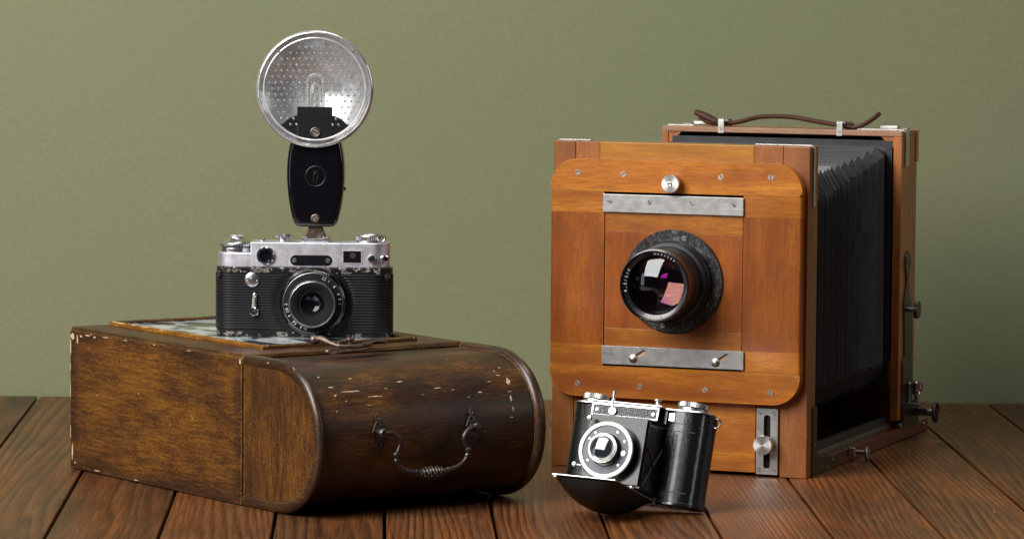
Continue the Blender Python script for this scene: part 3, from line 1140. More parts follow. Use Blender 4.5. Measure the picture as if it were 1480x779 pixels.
LCX, LCZ = 8.05, 2.86
for side, z0, z1 in ((1, 0.58, 5.02), (-1, 0.34, 5.10)):
    pts, L = plan_path(side)
    ribs = 21
    nv = ribs*6
    arcl = L[-2]
    off = 1.45

    def fn(u, w, side=side, z0=z0, z1=z1, pts=pts, L=L, arcl=arcl):
        z = z0 + (z1-z0)*w
        R = 3.12 if side > 0 else 3.10
        half = sqrt(max(0.0, R*R-(z-LCZ)**2))
        if side > 0:
            xl = LCX - half
            s = arcl + (xl-1.45)
        else:
            xl = LCX + half
            s = arcl + (BW-1.45-xl)
        q = along(pts, L, s*u)
        ph = (w*21) % 1.0
        h = 0.055*(1-abs(2*ph-1)**3.0)
        e = 0 if (0.004 < u < 0.996 and 0 < w < 1) else -0.06
        # push outward along the local normal
        cx = min(max(q[0], 1.45), BW-1.45)
        nx, ny = q[0]-cx, q[1]-1.45
        ln = math.hypot(nx, ny) or 1
        return (q[0] + nx/ln*(h+e), q[1] + ny/ln*(h+e), z)
    M().grid(fn, 26, nv).build('ribbed_cover', 'ribbed', c1, sharp=60)

# chrome top plate in two levels
low = M().prism(rr(0.13, 6.0, 0.10, BD-0.10, (1.35, 0.1, 0.1, 1.35), 12), 5.60, 6.74, 'z').build('top_plate', 'topplate', c1, bevel=0.07, seg=3)
M().prism(rr(2.82, 14.02, 0.09, BD-0.09, (0.20, 1.35, 1.35, 0.20), 12), 5.61, 7.62, 'z').build('top_housing', 'topplate', c1, bevel=0.09, seg=3)
# rewind knob at the left
kn = M().cyl((1.55, 1.65, 6.74), (0, 0, 1), 1.25, 0.36, 48).build('rewind_base', 'chrome', c1, bevel=0.04)
M().cyl((1.55, 1.65, 7.10), (0, 0, 1), 1.12, 0.10, 40).build('rewind_gap', 'black_satin', c1)
M().gear((1.55, 1.65, 7.20), (0, 0, 1), 1.30, 0.20, 40, 0.03).build('rewind_ring', 'knob_metal', c1)
M().lathe([(1.22, 0), (1.16, 0.10), (0.95, 0.24), (0.72, 0.36), (0.60, 0.46), (0.55, 0.56), (0.0, 0.58)], (1.55, 1.65, 7.40), (0, 0, 1), 40, caps=False).build('rewind_knob', 'knob_metal', c1)
m = M()
m.box(1.1, 2.15, 1.50, 1.72, 7.96, 8.08)
m.build('rewind_crank', 'knob_metal', c1, bevel=0.03)
M().lathe([(0.26, 0), (0.26, 0.14), (0.18, 0.24), (0, 0.27)], (3.78, 1.2, 7.62), (0, 0, 1), 20, caps=False).build('release_button', 'chrome_bright', c1)
M().cyl((5.42, 1.6, 7.60), (0, 0, 1), 0.46, 0.36, 28).build('dial_stem', 'knob_metal', c1)
M().gear((5.42, 1.6, 7.94), (0, 0, 1), 0.68, 0.20, 36, 0.03).build('speed_dial', 'knob_metal', c1)
M().lathe([(0.56, 0), (0.50, 0.06), (0.0, 0.07)], (5.42, 1.6, 8.14), (0, 0, 1), 28, caps=False).build('dial_cap', 'knob_metal', c1)
# accessory shoe
m = M()
m.box(6.95, 9.12, 0.75, 2.6, 7.62, 7.70)
for x0, x1 in ((6.95, 7.05), (9.02, 9.12)):
    m.box(x0, x1, 0.75, 2.6, 7.70, 8.02)
m.box(6.95, 7.45, 0.75, 2.6, 7.96, 8.04)
m.box(8.62, 9.12, 0.75, 2.6, 7.96, 8.04)
m.build('accessory_shoe', 'chrome', c1, bevel=0.03)
# winder / shutter dial at the right
M().cyl((12.42, 1.62, 7.62), (0, 0, 1), 1.22, 0.16, 44).build('winder_base', 'chrome', c1, bevel=0.04)
M().gear((12.42, 1.62, 7.80), (0, 0, 1), 1.27, 0.34, 56, 0.03).build('winder_dial', 'knob_metal', c1)
M().lathe([(1.18, 0), (1.14, 0.08), (0.86, 0.10), (0.80, 0.17), (0.35, 0.20), (0.0, 0.20)], (12.42, 1.62, 8.14), (0, 0, 1), 40, caps=False).build('winder_cap', 'knob_metal', c1)
M().tube([(13.35, 0.95, 7.7), (13.62, 0.7, 7.85), (13.72, 0.6, 8.1)], [0.10, 0.09, 0.08], 8).build('winder_lever', 'chrome_bright', c1)

# front windows and fittings of the top housing (front face at y = 0.09)
fy = 0.09
M().lathe([(0.73, 0), (0.73, 0.22), (0.64, 0.30), (0.50, 0.30), (0.45, 0.12), (0.45, 0.0)], (4.12, fy+0.02, 6.55), (0, -1, 0), 40, caps=False).build('rangefinder_window', 'chrome_bright', c1)
M().cyl((4.12, fy-0.02, 6.55), (0, -1, 0), 0.45, 0.03).build('rangefinder_glass', 'glass_dark', c1)
npl = M().prism(slot(7.78, 6.20, 2.55, 0.42, 0), fy, fy-0.05, 'y').build('name_plate', 'black_gloss', c1, bevel=0.015)
for x in (6.42, 9.12):
    screw(c1, (x, fy-0.05, 6.21), 0.19, random.uniform(0, 3), name='plate_screw')
m = M()
m.plate(rr(10.30, 11.88, 5.97, 7.05, 0.03), [rr(10.37, 11.81, 6.04, 6.98, 0.02)], fy-0.05, fy+0.01, 'y')
m.build('viewfinder_frame', 'topplate', c1)
M().box(10.36, 11.82, fy-0.022, fy-0.004, 6.03, 6.99).build('viewfinder_glass', 'black_gloss', c1)
M().cyl((11.13, fy-0.022, 6.63), (0, -1, 0), 0.24, 0.012).build('viewfinder_spot', plain('tan_glass_spot', (0.03, 0.025, 0.018), 0.6), c1)
for (x, y, ax) in ((12.68, fy, (0, -1, 0)), (13.60, 0.42, (0.62, -0.78, 0))):
    M().lathe([(0.36, 0), (0.36, 0.10), (0.30, 0.28), (0.20, 0.30), (0.17, 0.12), (0.0, 0.12)], (x, y, 6.38), ax, 28, caps=False).build('flash_socket', 'chrome_bright', c1)
    d = Vector(ax).normalized()
    p = Vector((x, y, 6.38)) + d*0.13
    M().cyl(p, ax, 0.13, 0.05, 14).build('socket_pin', 'black_satin', c1)
text_mesh([('M', 12.68, 5.90, 0), ], 'socket_mark', 'white_ink', c1, 0.24, Matrix.Translation((0, (fy-0.006)*S, 0)))
# strap lugs, self timer, release
for x, y, a in ((0.42, 0.45, -0.75), (13.78, 0.40, 0.75)):
    R = Matrix.Rotation(a, 4, 'Z')
    screw(c1, (x + (-0.14 if x < 5 else 0.14), y - 0.17, 5.05 if x < 5 else 4.95), 0.27, 1.2, rot=R, mat='chrome_bright', name='strap_lug')
M().lathe([(0.58, 0), (0.58, 0.14), (0.50, 0.20), (0.20, 0.22), (0.19, 0.34), (0.0, 0.38)], (3.05, -0.03, 4.62), (0, -1, 0), 32, caps=False).build('timer_knob', 'chrome', c1)
m = M()
for k in range(2):
    m.cyl((3.05+(0.38 if k else -0.38), -0.23, 4.55), (0, -1, 0), 0.05, 0.04, 8)
m.build('timer_dot', 'white_ink', c1)
M().tube([(3.26, -0.20, 3.38), (3.24, -0.26, 2.6), (3.24, -0.30, 2.05)], [0.19, 0.20, 0.28], 12, flat=(0.5, 1, (0, 1, 0))).build('timer_lever', 'steel_dark', c1, label='dark self-timer lever')
M().ball((3.26, -0.18, 3.38), 0.23).build('lever_pivot', 'chrome_bright', c1)
M().lathe([(0.36, 0), (0.36, 0.16), (0.28, 0.24), (0.12, 0.26), (0, 0.2)], (3.24, -0.22, 2.05), (0, -1, 0), 24, caps=False).build('lever_knob', 'chrome_bright', c1)

# lens of the small camera
lens = M().lathe([(2.78, -0.1), (2.78, 0.40), (2.72, 0.52)], (LCX, 0.0, LCZ+0.02), (0, -1, 0), 72).build('lens_mount', 'black_gloss', c1)
M().lathe([(2.72, 0.50), (2.72, 0.66), (2.62, 0.84), (2.46, 1.02), (2.42, 1.04)], (LCX, 0, LCZ), (0, -1, 0), 72, caps=False).build('focus_ring', metal('dark_chrome_ring', (0.09, 0.088, 0.092), 0.16, scr=0.06), c1)
M().lathe([(2.43, 0.9), (2.43, 1.07), (2.40, 1.09), (2.37, 1.07)], (LCX, 0, LCZ), (0, -1, 0), 72, caps=False).build('ring_edge', 'steel_dark', c1)
M().lathe([(2.39, 0.9), (2.37, 1.05), (1.94, 1.16), (1.92, 2.02), (1.84, 2.04)], (LCX, 0, LCZ), (0, -1, 0), 72, caps=False).build('aperture_ring', 'black_matte', c1, sharp=25)
M().lathe([(1.89, 1.9), (1.89, 2.10), (1.87, 2.13), (1.83, 2.13), (1.80, 2.08), (1.76, 2.10)], (LCX, 0, LCZ), (0, -1, 0), 72, caps=False).build('lens_rim', 'chrome', c1)
M().lathe([(1.78, 2.09), (1.60, 2.06), (1.38, 2.00), (1.36, 1.94), (1.20, 1.88), (1.18, 1.80), (1.02, 1.74), (0.96, 1.76), (0.92, 1.60), (0.9, 1.2)], (LCX, 0, LCZ), (0, -1, 0), 64, caps=False).build('lens_cone', 'black_matte', c1, sharp=20)
M().lathe([(0.93, 1.62), (0.5, 1.67), (0, 1.69)], (LCX, 0, LCZ), (0, -1, 0), 48, caps=False).build('lens_glass', 'glass', c1)
M().lathe([(0.90, 1.45), (0.72, 1.25), (0.45, 1.10), (0.2, 1.04), (0, 1.03)], (LCX, 0, LCZ), (0, -1, 0), 48, caps=False).build('lens_inner_glass', plain('dark_blue_glass', (0.003, 0.004, 0.008), 0.10, 0.45, rvar=0.05), c1)
M().torus((LCX, -1.66, LCZ), (0, 1, 0), 0.96, 0.03, 48, 8).build('glass_ring', 'black_gloss', c1)
# engraved scales on the sloping black ring (angles counterclockwise from the right)
scale_items = []
RR_ = 2.155
for ch, deg in (('2', 68), ('2', 63), ('1', 54), ('8', 38), ('4', 20), ('2', 9), ('1', -1), ('2', 183), ('2,8', 196), ('4', 209), ('5,6', 227), ('8', 244), ('16', 254)):
    a = radians(deg)
    scale_items.append((ch, RR_*cos(a), RR_*sin(a), a + (pi/2 if deg > 150 else -pi/2) + (pi if deg > 150 else 0) + (0 if deg > 150 else 0)))
scale_items = [(c, x, z, math.atan2(z, x) - pi/2) for c, x, z, a in scale_items]
text_mesh(scale_items, 'aperture_numbers', 'white_ink', c1, 0.30, Matrix.Translation((LCX*S, -1.13*S, LCZ*S)), 0.03)
text_mesh(ring_text('\u2116607384', 2.56, radians(74), 0.17, radians(4.2)), 'serial_number', 'gold_ink', c1, 0.17, Matrix.Translation((LCX*S, -0.96*S, LCZ*S)), 0.06)

# ------------------------------------------------------------------ flash gun in the shoe
fl = thing('flash_gun', 'black flash gun with round silver reflector, mounted on top of the film camera', 'flash', (-23.93, 328.75, 11.87), -0.045)
FX, FZ = 8.02, 19.95
hp = [(0.0, 8.84), (1.15, 8.84), (1.45, 8.90), (1.70, 9.12), (1.88, 9.6), (2.10, 10.6), (2.26, 11.8), (2.33, 13.0), (2.28, 14.3), (2.08, 15.5), (1.8, 16.2), (0.0, 16.2)]
hs_ = [hp[0]] + spline(hp[1:-1], 4) + [hp[-1]]
outl = [(FX + u, w) for u, w in hs_] + [(FX - u, w) for u, w in reversed(hs_[1:-1])]
m = M()
rgs = []
for k, y in ((0.94, 2.70), (0.985, 2.45), (1.0, 2.05), (1.0, 1.15), (0.992, 0.88), (0.968, 0.70), (0.93, 0.60), (0.885, 0.53), (0.84, 0.485), (0.79, 0.462), (0.72, 0.455)):
    rgs.append([m.v((FX + (u-FX)*k, y, 12.4 + (w-12.4)*(1-(1-k)*0.62))) for u, w in outl])
for p, q in zip(rgs[:-1], rgs[1:]):
    for i in range(len(p)):
        m.f([p[i], p[(i+1) % len(p)], q[(i+1) % len(p)], q[i]])
m.f(rgs[0])
m.f(rgs[-1])
m.build('handle', 'bakelite', fl, sharp=60)
M().torus((FX+0.05, 0.46, 12.95), (0, 1, 0), 0.80, 0.045, 40, 8).build('emblem_ring', 'black_satin', fl)
m = M()
m.tube([(FX-0.12, 0.45, 12.40), (FX-0.12, 0.45, 13.5)], 0.035, 8)
m.tube(spline([(FX-0.05, 0.45, 13.1), (FX+0.12, 0.45, 13.35), (FX+0.24, 0.45, 13.1), (FX+0.10, 0.45, 12.4)], 5), 0.03, 8)
m.build('emblem_mark', 'black_satin', fl)
M().lathe([(0.34, 0), (0.36, 0.06), (0.28, 0.09), (0.27, 0.02)], (FX+0.05, 0.48, 9.55), (0, -1, 0), 24, caps=False).build('screw_washer', 'bronze', fl)
screw(fl, (FX+0.05, 0.45, 9.55), 0.24, 0.7)
M().cyl((FX-2.24, 1.6, 14.3), (-1, 0, 0), 0.09, 0.14, 12).build('side_stud', 'chrome', fl)
M().cyl((FX+2.22, 1.6, 11.9), (1, 0, 0), 0.13, 0.18, 12).build('side_stud', 'bronze', fl)
m = M()
m.prism([(FX-0.95, 7.72), (FX+0.78, 7.72), (FX+0.85, 7.95), (FX+0.62, 8.5), (FX+0.50, 8.90), (FX-0.55, 8.90), (FX-0.66, 8.5), (FX-1.0, 7.95)], 1.1, 2.1, 'y')
m.build('foot', 'bronze', fl, bevel=0.08, seg=3)
M().prism([(FX-0.95, 7.72), (FX+0.95, 7.72), (FX+0.95, 7.90), (FX-0.95, 7.90)], 0.8, 2.5, 'y').build('foot_plate', 'chrome', fl, bevel=0.03)
cx = (FX, 0.2, FZ)
fd = (0, -1, 0)
M().lathe([(4.42, -0.5), (4.58, -0.45), (4.70, -0.15), (4.72, 0.10), (4.64, 0.28), (4.52, 0.33), (4.46, 0.26), (4.43, 0.05)], cx, fd, 96, caps=False).build('reflector_rim', metal('polished_rim', (0.86, 0.85, 0.85), 0.11, metallic=0.75, scr=0.05), fl, sharp=50)
M().lathe([(4.46, 0.20), (4.28, 0.17), (4.16, 0.14)], cx, fd, 96, caps=False).build('cover_edge', 'glass_dull', fl)
M().lathe([(4.17, 0.13), (4.14, 0.19), (4.08, 0.21), (4.02, 0.17), (4.0, 0.08)], cx, fd, 96, caps=False).build('cover_ring', 'rim', fl, sharp=50)
prof = []
for i in range(19):
    tt = i/18
    prof.append((4.44*(1-tt), -2.2*(1-(1-tt)**2)))
M().lathe(prof, cx, fd, 80, caps=False).build('reflector_bowl', 'reflector', fl, sharp=60)
M().lathe([(4.45, -0.45), (3.6, -1.2), (2.2, -2.5), (1.2, -2.9), (0, -2.95)], cx, fd, 64, caps=False).build('reflector_back', 'bakelite', fl)
M().lathe([(4.03, 0.02), (4.03, 0.06), (0, 0.085)], cx, fd, 64, caps=False).build('cover_glass', 'glass_dull', fl)
# dimples moulded into the cover: far too many and too small to take apart
m = M()
for j in range(-7, 8):
    z = j*0.475
    for k in range(-9, 10):
        x = (k + (0.5 if j % 2 else 0))*0.485
        if x*x+z*z > 3.68**2:
            continue
        if z < -1.15 and abs(x) < 2.0 + (-z-1.15)*0.2 and not (abs(x) > 1.35 and z < -1.9 and abs(x) < 2.6):
            continue
        m.lathe([(0.085, 0.0), (0.095, 0.035), (0.075, 0.05), (0.05, 0.015), (0.0, 0.005)], (FX+x, 0.2-0.07, FZ+z), fd, 9, caps=False)
dm = m.build('cover_dimples', metal('moulded_dimple', (0.88, 0.88, 0.87), 0.16, metallic=0.85, scr=0.04), fl)
dm['kind'] = 'stuff'
# black lamp block and shield inside the bowl
arc = circ(FX, FZ, 3.98, 18, radians(226), radians(314), full=False)
top = [(FX + 2.55*cos(a), FZ - 2.98 + 1.05*sin(a)) for a in [pi*i/16 for i in range(1, 16)]]
M().prism(arc + top, 0.30, 0.36, 'y').build('shield', 'black_gloss', fl)
M().box(FX-1.42, FX+1.42, 0.17, 0.29, FZ-4.02, FZ-1.42).build('lamp_block', 'black_gloss', fl, bevel=0.04)
screw(fl, (FX+0.05, 0.10, FZ-3.45), 0.27, 0.4)
M().torus((FX+0.05, 0.10, FZ-3.45), (0, 1, 0), 0.34, 0.07, 24, 8).build('screw_washer', 'bronze', fl)
for w, tp, r, yb in ((0.62, 1.15, 0.15, 0.75), (0.30, 0.35, 0.12, 1.1)):
    path = [(FX-w, yb, FZ-1.5), (FX-w, yb, FZ-0.5), (FX-w, yb, FZ+tp-w)] + [(FX-w*cos(a), yb, FZ+tp-w+w*sin(a)) for a in [pi*i/10 for i in range(1, 10)]] + [(FX+w, yb, FZ+tp-w), (FX+w, yb, FZ-0.5), (FX+w, yb, FZ-1.5)]
    M().tube(path, r, 10).build('flash_tube', 'tube', fl)
m = M()
m.lathe([(0.75, 0), (0.75, 1.6), (0.6, 2.0), (0.3, 2.15), (0, 2.2)], (FX, 1.0, FZ-1.5), (0, 0, 1), 28, caps=False)
m.build('tube_cover', 'glass', fl)
for dx, dz in ((-2.63, 2.68), (2.75, 2.70)):
    M().ball((FX+dx*1.12, -0.02, FZ+dz*1.12), 0.10).build('rim_pip', 'bronze', fl)

# ------------------------------------------------------------------ large wooden plate camera
fc = thing('plate_camera', 'large honey-coloured wooden bellows plate camera with a protruding black lens, standing at the right', 'camera', (3.4177, 342.0083, 0), -0.3661)
W_, HT = 22.34, 27.25
FD = 2.3
# front frame: two stiles, a top rail with dark end blocks, a base board
M().box(0.0, 1.93, 0, FD, 0.0, HT).build('frame_stile', 'wood_v2', fc, bevel=0.07, seg=3)
M().box(20.02, W_, 0, FD, 0.0, HT).build('frame_stile', 'wood_v2', fc, bevel=0.10, seg=3)
M().box(1.96, 4.08, 0.03, FD-0.05, 24.6, HT-0.04).build('rail_block', 'wood_v2', fc, bevel=0.04)
M().box(4.09, 17.50, 0.02, FD-0.05, 24.6, HT-0.03).build('top_rail', 'wood_h2', fc, bevel=0.05)
M().box(17.51, 19.99, 0.03, FD-0.05, 24.6, HT-0.04).build('rail_block', 'wood_v2', fc, bevel=0.04)
M().box(1.96, 17.92, 0.05, FD-0.1, 0.28, 6.6).build('base_board', 'wood_h', fc, bevel=0.06)
M().box(17.94, 20.0, 0.16, FD-0.1, 0.24, 6.6).build('slot_board', 'wood_h', fc, bevel=0.03)
M().box(1.96, 20.0, 0.9, FD-0.1, 6.62, 24.5).build('inner_panel', 'black_matte', fc)

# sliding front panel, edges rounded
pa0, pa1, pz0, pz1 = 0.13, 21.98, 6.06, 25.84
PR = 2.35


def outer_front(y0, x0=None, x1=None, z0=None, z1=None):
    def pred(a, b):
        if abs(a.y-y0) > 1e-3 or abs(b.y-y0) > 1e-3:
            return False
        mid = (a+b)/2
        for x in (pa0, pa1):
            if abs(mid.x-x) < 0.01:
                return True
        if z1 is not None and (abs(mid.z-z1) < 0.01):
            return True
        if z0 is not None and (abs(mid.z-z0) < 0.01):
            return True
        # rounded corners
        for cx_, sx in ((pa0+PR, -1), (pa1-PR, 1)):
            for cz_, sz in ((pz0+PR, -1), (pz1-PR, 1)):
                if (mid.x-cx_)*sx > 0 and (mid.z-cz_)*sz > 0 and abs(math.hypot(mid.x-cx_, mid.z-cz_)-PR) < 0.06:
                    return True
        return False
    return pred


m = M().prism(rr(pa0, pa1, 23.17, pz1, (0, 0, PR, PR), 12), -1.0, -0.03, 'y')
m.bevel(outer_front(-1.0, z1=pz1), 0.26, 4).build('panel_rail', 'wood_h', fc, sharp=40)
m = M().prism(rr(pa0, pa1, pz0, 8.68, (PR, PR, 0, 0), 12), -1.0, -0.03, 'y')
m.bevel(outer_front(-1.0, z0=pz0), 0.26, 4).build('panel_rail', 'wood_h', fc, sharp=40)
for x0, x1, side in ((pa0, 4.88, 0), (17.0, pa1, 1)):
    for z0, z1, mt, nm in ((21.42, 23.14, 'wood_h', 'panel_cap'), (10.42, 21.40, 'wood_v', 'side_panel'), (8.71, 10.40, 'wood_h', 'panel_cap')):
        m = M().box(x0, x1, -0.985, -0.03, z0, z1)
        m.bevel(outer_front(-0.985), 0.22, 4).build(nm, mt, fc, sharp=40)
# removable lens board
M().box(4.95, 16.93, -0.93, -0.1, 19.88, 22.5).build('lens_board_cap', 'wood_h', fc, bevel=0.03)
M().box(4.95, 16.93, -0.93, -0.1, 11.86, 19.87).build('lens_board', 'wood_v', fc, bevel=0.02)
M().box(4.95, 16.93, -0.93, -0.1, 9.4, 11.85).build('lens_board_cap', 'wood_h', fc, bevel=0.03)
# metal plates
top_plate = M().box(4.80, 17.05, -1.20, -0.94, 21.48, 22.98).build('clamp_plate', 'steel', fc, bevel=0.04)
for k, (x, z) in enumerate(((5.4, 22.38), (8.9, 22.38), (12.6, 22.38), (16.2, 22.38))):
    screw(fc, (x, -1.19, z), 0.20, (0.3, 1.3, 0.9, 0.6)[k])
an = radians(32)
sl1 = slot(8.05, 9.68, 1.15, 0.17, an)
sl2 = slot(15.25, 9.66, 1.15, 0.17, an)
m = M().plate(rr(4.83, 17.20, 8.86, 10.37, 0.02, 1), [sl1, sl2], -1.22, -1.0, 'y')
m.build('slotted_plate', 'steel', fc, bevel=0.02)
for x, z in ((8.05, 9.68), (15.25, 9.66)):
    M().prism(slot(x, z, 1.2, 0.2, an), -1.03, -1.0, 'y').build('slot_lining', plain('bare_pale_wood', (0.55, 0.36, 0.20), 0.6), fc)
for x, z in ((7.62, 9.38), (14.80, 9.36)):
    M().lathe([(0.36, 0), (0.36, 0.05), (0.27, 0.07), (0.26, 0.20), (0.16, 0.26), (0, 0.27)], (x, -1.2, z), (0, -1, 0), 24, caps=False).build('clamp_screw', 'screw', fc)
# wood screws of the panel
for k, (x, z) in enumerate(((2.5, 24.72), (6.55, 24.66), (15.03, 24.62), (19.3, 24.70), (2.65, 7.1), (8.15, 7.08), (13.85, 7.05), (19.5, 7.08))):
    screw(fc, (x, -0.975, z), 0.27, (-0.3, -0.6, 1.0, 1.57, 0.9, 0.2, 0.9, 1.75)[k])
# knob that clamps the lens board
kb = M().lathe([(0.38, 0), (0.38, 0.35), (0.72, 0.42), (0.76, 0.50), (0.76, 0.98), (0.72, 1.04), (0.0, 1.04)], (10.95, -1.0, 24.0), (0, -1, 0), 48, caps=False).build('clamp_knob', 'knob_face', fc, sharp=30)
M().lathe([(0.20, 0), (0.20, 0.06), (0.15, 0.08), (0, 0.03)], (10.95, -2.04, 24.0), (0, -1, 0), 20, caps=False).build('knob_screw', 'screw', fc)
# lower slotted guide with knob
sp_ = M().plate(rr(18.05, 19.92, 0.20, 5.66, 0.04, 1), [slot(18.98, 2.9, 3.9, 0.27, pi/2)], -0.16, 0.14, 'y').build('slot_plate', 'steel', fc, bevel=0.03)
M().box(18.6, 19.4, 0.145, 0.156, 0.6, 5.3).build('slot_recess', 'black_matte', fc)
for k, (x, z) in enumerate(((18.35, 5.30), (19.60, 5.30), (18.35, 0.60), (19.60, 0.60))):
    screw(fc, (x, -0.15, z), 0.17, (0.5, 1.2, 1.6, 0.2)[k])
M().lathe([(0.30, 0), (0.30, 0.35), (0.74, 0.42), (0.80, 0.52), (0.80, 1.0), (0.77, 1.06), (0, 1.08)], (18.90, -0.12, 2.72), (0, -1, 0), 48, caps=False).build('guide_knob', 'knob_face', fc, sharp=30)


# corner straps of thin nickel
def strap_corner(pts, y0, y1, name='corner_strap', mat='nickel'):
    m = M()
    t_ = 0.10
    # pts run along the outside; thickness goes outward
    out = []
    inn = []
    for i, (x, z) in enumerate(pts):
        a = Vector(pts[max(i-1, 0)])
        b = Vector(pts[min(i+1, len(pts)-1)])
        d = (b-a).normalized()
        nrm = Vector((-d.y, d.x))
        out.append((x+nrm.x*t_, z+nrm.y*t_))
        inn.append((x, z))
    m.prism(out + list(reversed(inn)), y0, y1, 'y')
    return m.build(name, mat, fc, bevel=0.02)


def corner_pts(x0, x1, z1, z0, r=0.25):
    pts = [(x0, z1)]
    for i in range(6):
        a = pi/2 - (pi/2)*i/5
        pts.append((x1-r+r*cos(a), z1-r+r*sin(a)))
    pts.append((x1, z0))
    return pts


strap_corner(corner_pts(17.4, W_+0.005, HT+0.005, 22.3), 0.75, 1.25)
strap_corner([(-0.005, 22.3), (-0.005, HT-0.3), (0.25, HT+0.005), (3.0, HT+0.005)], 0.75, 1.25)
# dimple marks of the strap rivets
M().lathe([(0.11, 0), (0.08, 0.03), (0, 0.04)], (W_+0.10, 1.2, 24.5), (1, 0, 0), 12, caps=False).build('rivet', 'screw', fc)

# the big lens
LX, LZ = 11.0, 15.9
fy0 = -0.94
fl_ = M().lathe([(4.30, 0), (4.30, 0.16), (4.22, 0.24), (3.4, 0.26), (3.35, 0.1)], (LX, fy0, LZ), (0, -1, 0), 96, caps=False).build('lens_flange', 'flange', fc, sharp=30)
for a in (75, 257):
    screw(fc, (LX+3.75*cos(radians(a)), fy0-0.25, LZ+3.75*sin(radians(a))), 0.22, 0.2 + a, mat='steel_dark')
m = M().lathe([(3.42, 0.2), (3.42, 0.9), (3.36, 0.98), (3.30, 0.98), (3.28, 1.05), (3.34, 1.12), (3.34, 1.55), (3.26, 1.62), (3.02, 1.66), (3.0, 1.75)], (LX, fy0, LZ), (0, -1, 0), 96, caps=False)
m.build('lens_base_ring', 'black_satin', fc, sharp=25)
m = M().lathe([(2.98, 1.5), (2.98, 2.3), (2.90, 2.36), (2.90, 2.46), (2.98, 2.52), (2.98, 3.1)], (LX, fy0, LZ), (0, -1, 0), 96, caps=False)
m.build('lens_barrel', 'black_satin', fc, sharp=25)
m = M().lathe([(2.96, 3.1), (2.90, 3.16), (2.88, 4.1), (2.94, 4.2)], (LX, fy0, LZ), (0, -1, 0), 96, caps=False)
m.build('aperture_collar', 'warm_black', fc, sharp=25)
m = M().lathe([(2.90, 4.1), (2.98, 4.22), (3.0, 4.85), (2.96, 4.95), (2.88, 4.98), (2.82, 4.90), (2.80, 4.66), (2.46, 4.60), (2.42, 4.58), (2.41, 4.30), (2.38, 3.0), (2.3, 1.5)], (LX, fy0, LZ), (0, -1, 0), 96, caps=False)
m.build('lens_front_ring', 'black_gloss', fc, sharp=25)
Rg = 2.41


def cap_prof(R, Rc, h0, sgn=1, n=16):
    """spherical cap profile, edge at h0, bulging by sgn"""
    s0 = Rc - sqrt(Rc*Rc-R*R)
    return [(R*(1-i/n), h0 + sgn*(s0 - (Rc - sqrt(Rc*Rc-(R*(1-i/n))**2)))) for i in range(n+1)]


M().lathe(cap_prof(Rg, 4.3, 4.36, 1, 24), (LX, fy0, LZ), (0, -1, 0), 96, caps=False).build('front_element', 'lens_front', fc, sharp=80)
M().lathe(cap_prof(Rg-0.14, 4.9, 3.65, -1, 24), (LX, fy0, LZ), (0.12, -1, 0.13), 96, caps=False).build('inner_element', 'lens_inner', fc, sharp=80)
M().lathe(cap_prof(1.3, 2.6, 2.1, 1, 16), (LX, fy0, LZ), (0, -1, 0), 64, caps=False).build('deep_element', 'lens_deep', fc, sharp=80)
M().cyl((LX, fy0-1.4, LZ), (0, -1, 0), 2.3, 0.02, 48).build('lens_interior', 'black_matte', fc)
T0 = Matrix.Translation((LX*S, (fy0-4.655)*S, LZ*S))
text_mesh(ring_text('4,5/210', 2.60, radians(172), 0.34, radians(6.5)), 'focal_length_text', 'white_ink', fc, 0.36, T0, 0.015)
text_mesh(ring_text('\u041851', 2.60, radians(270), 0.34, radians(7.5))[:0] + [('\u0418', 2.60*cos(radians(280)), 2.60*sin(radians(280)), radians(280)-pi/2), ('-', 2.60*cos(radians(273)), 2.60*sin(radians(273)), radians(273)-pi/2), ('5', 2.60*cos(radians(266)), 2.60*sin(radians(266)), radians(266)-pi/2), ('1', 2.60*cos(radians(259)), 2.60*sin(radians(259)), radians(259)-pi/2)], 'lens_type_text', 'white_ink', fc, 0.38, T0, 0.015)
text_mesh(ring_text('N003569', 2.60, radians(72), 0.26, radians(6.4)), 'serial_number', 'white_ink', fc, 0.27, T0, 0.015)

# side metal at the foot of the front frame
M().box(W_+0.002, W_+0.14, 1.35, 2.55, 0.0, 5.75).build('side_strip', 'gunmetal', fc, bevel=0.02)
m = M().prism([(2.55, 0.02), (8.10, 0.02), (8.10, 1.05), (2.55, 1.55)], W_+0.01, W_+0.10, 'x')
m.build('side_plate', 'gunmetal', fc, bevel=0.02)
for b, z in ((4.2, 0.5), (7.4, 0.75), (5.8, 0.35)):
    screw(fc, (W_+0.10, b, z), 0.15, b, rot=FACE_R)
screw(fc, (W_+0.13, 1.95, 2.6), 0.15, 1, rot=FACE_R)

# bed with rails
for x0, x1 in ((0.05, 1.45), (20.9, W_-0.03)):
    M().box(x0, x1, FD+0.02, 38.0, 0.02, 1.18).build('bed_rail', 'wood_bed', fc, bevel=0.10, seg=3)
for x0, x1 in ((0.9, 1.9), (20.35, 21.5)):
    M().box(x0, x1, FD+0.02, 29.0, 1.20, 1.55).build('bed_track', 'steel_dark', fc, bevel=0.03)
    M().box(x0+0.25, x1-0.25, FD+0.02, 28.0, 1.56, 2.12).build('rack_rail', 'track', fc, bevel=0.05)
screw(fc, (21.3, 18.0, 1.55), 0.15, 0.4, rot=FACE_UP)
M().box(1.5, 20.85, FD+0.05, 4.6, 0.1, 1.0).build('cross_board', 'wood_bed_x', fc, bevel=0.05)
M().box(1.5, 20.85, 33.5, 37.6, 0.1, 1.0).build('cross_board', MT['matte_bed'], fc, bevel=0.05)
M().box(1.5, 20.85, 4.65, 27.6, 0.1, 0.7).build('bed_board', plain('dark_matte_bed', (0.03, 0.012, 0.008), 0.85, 0.08), fc, bevel=0.05)

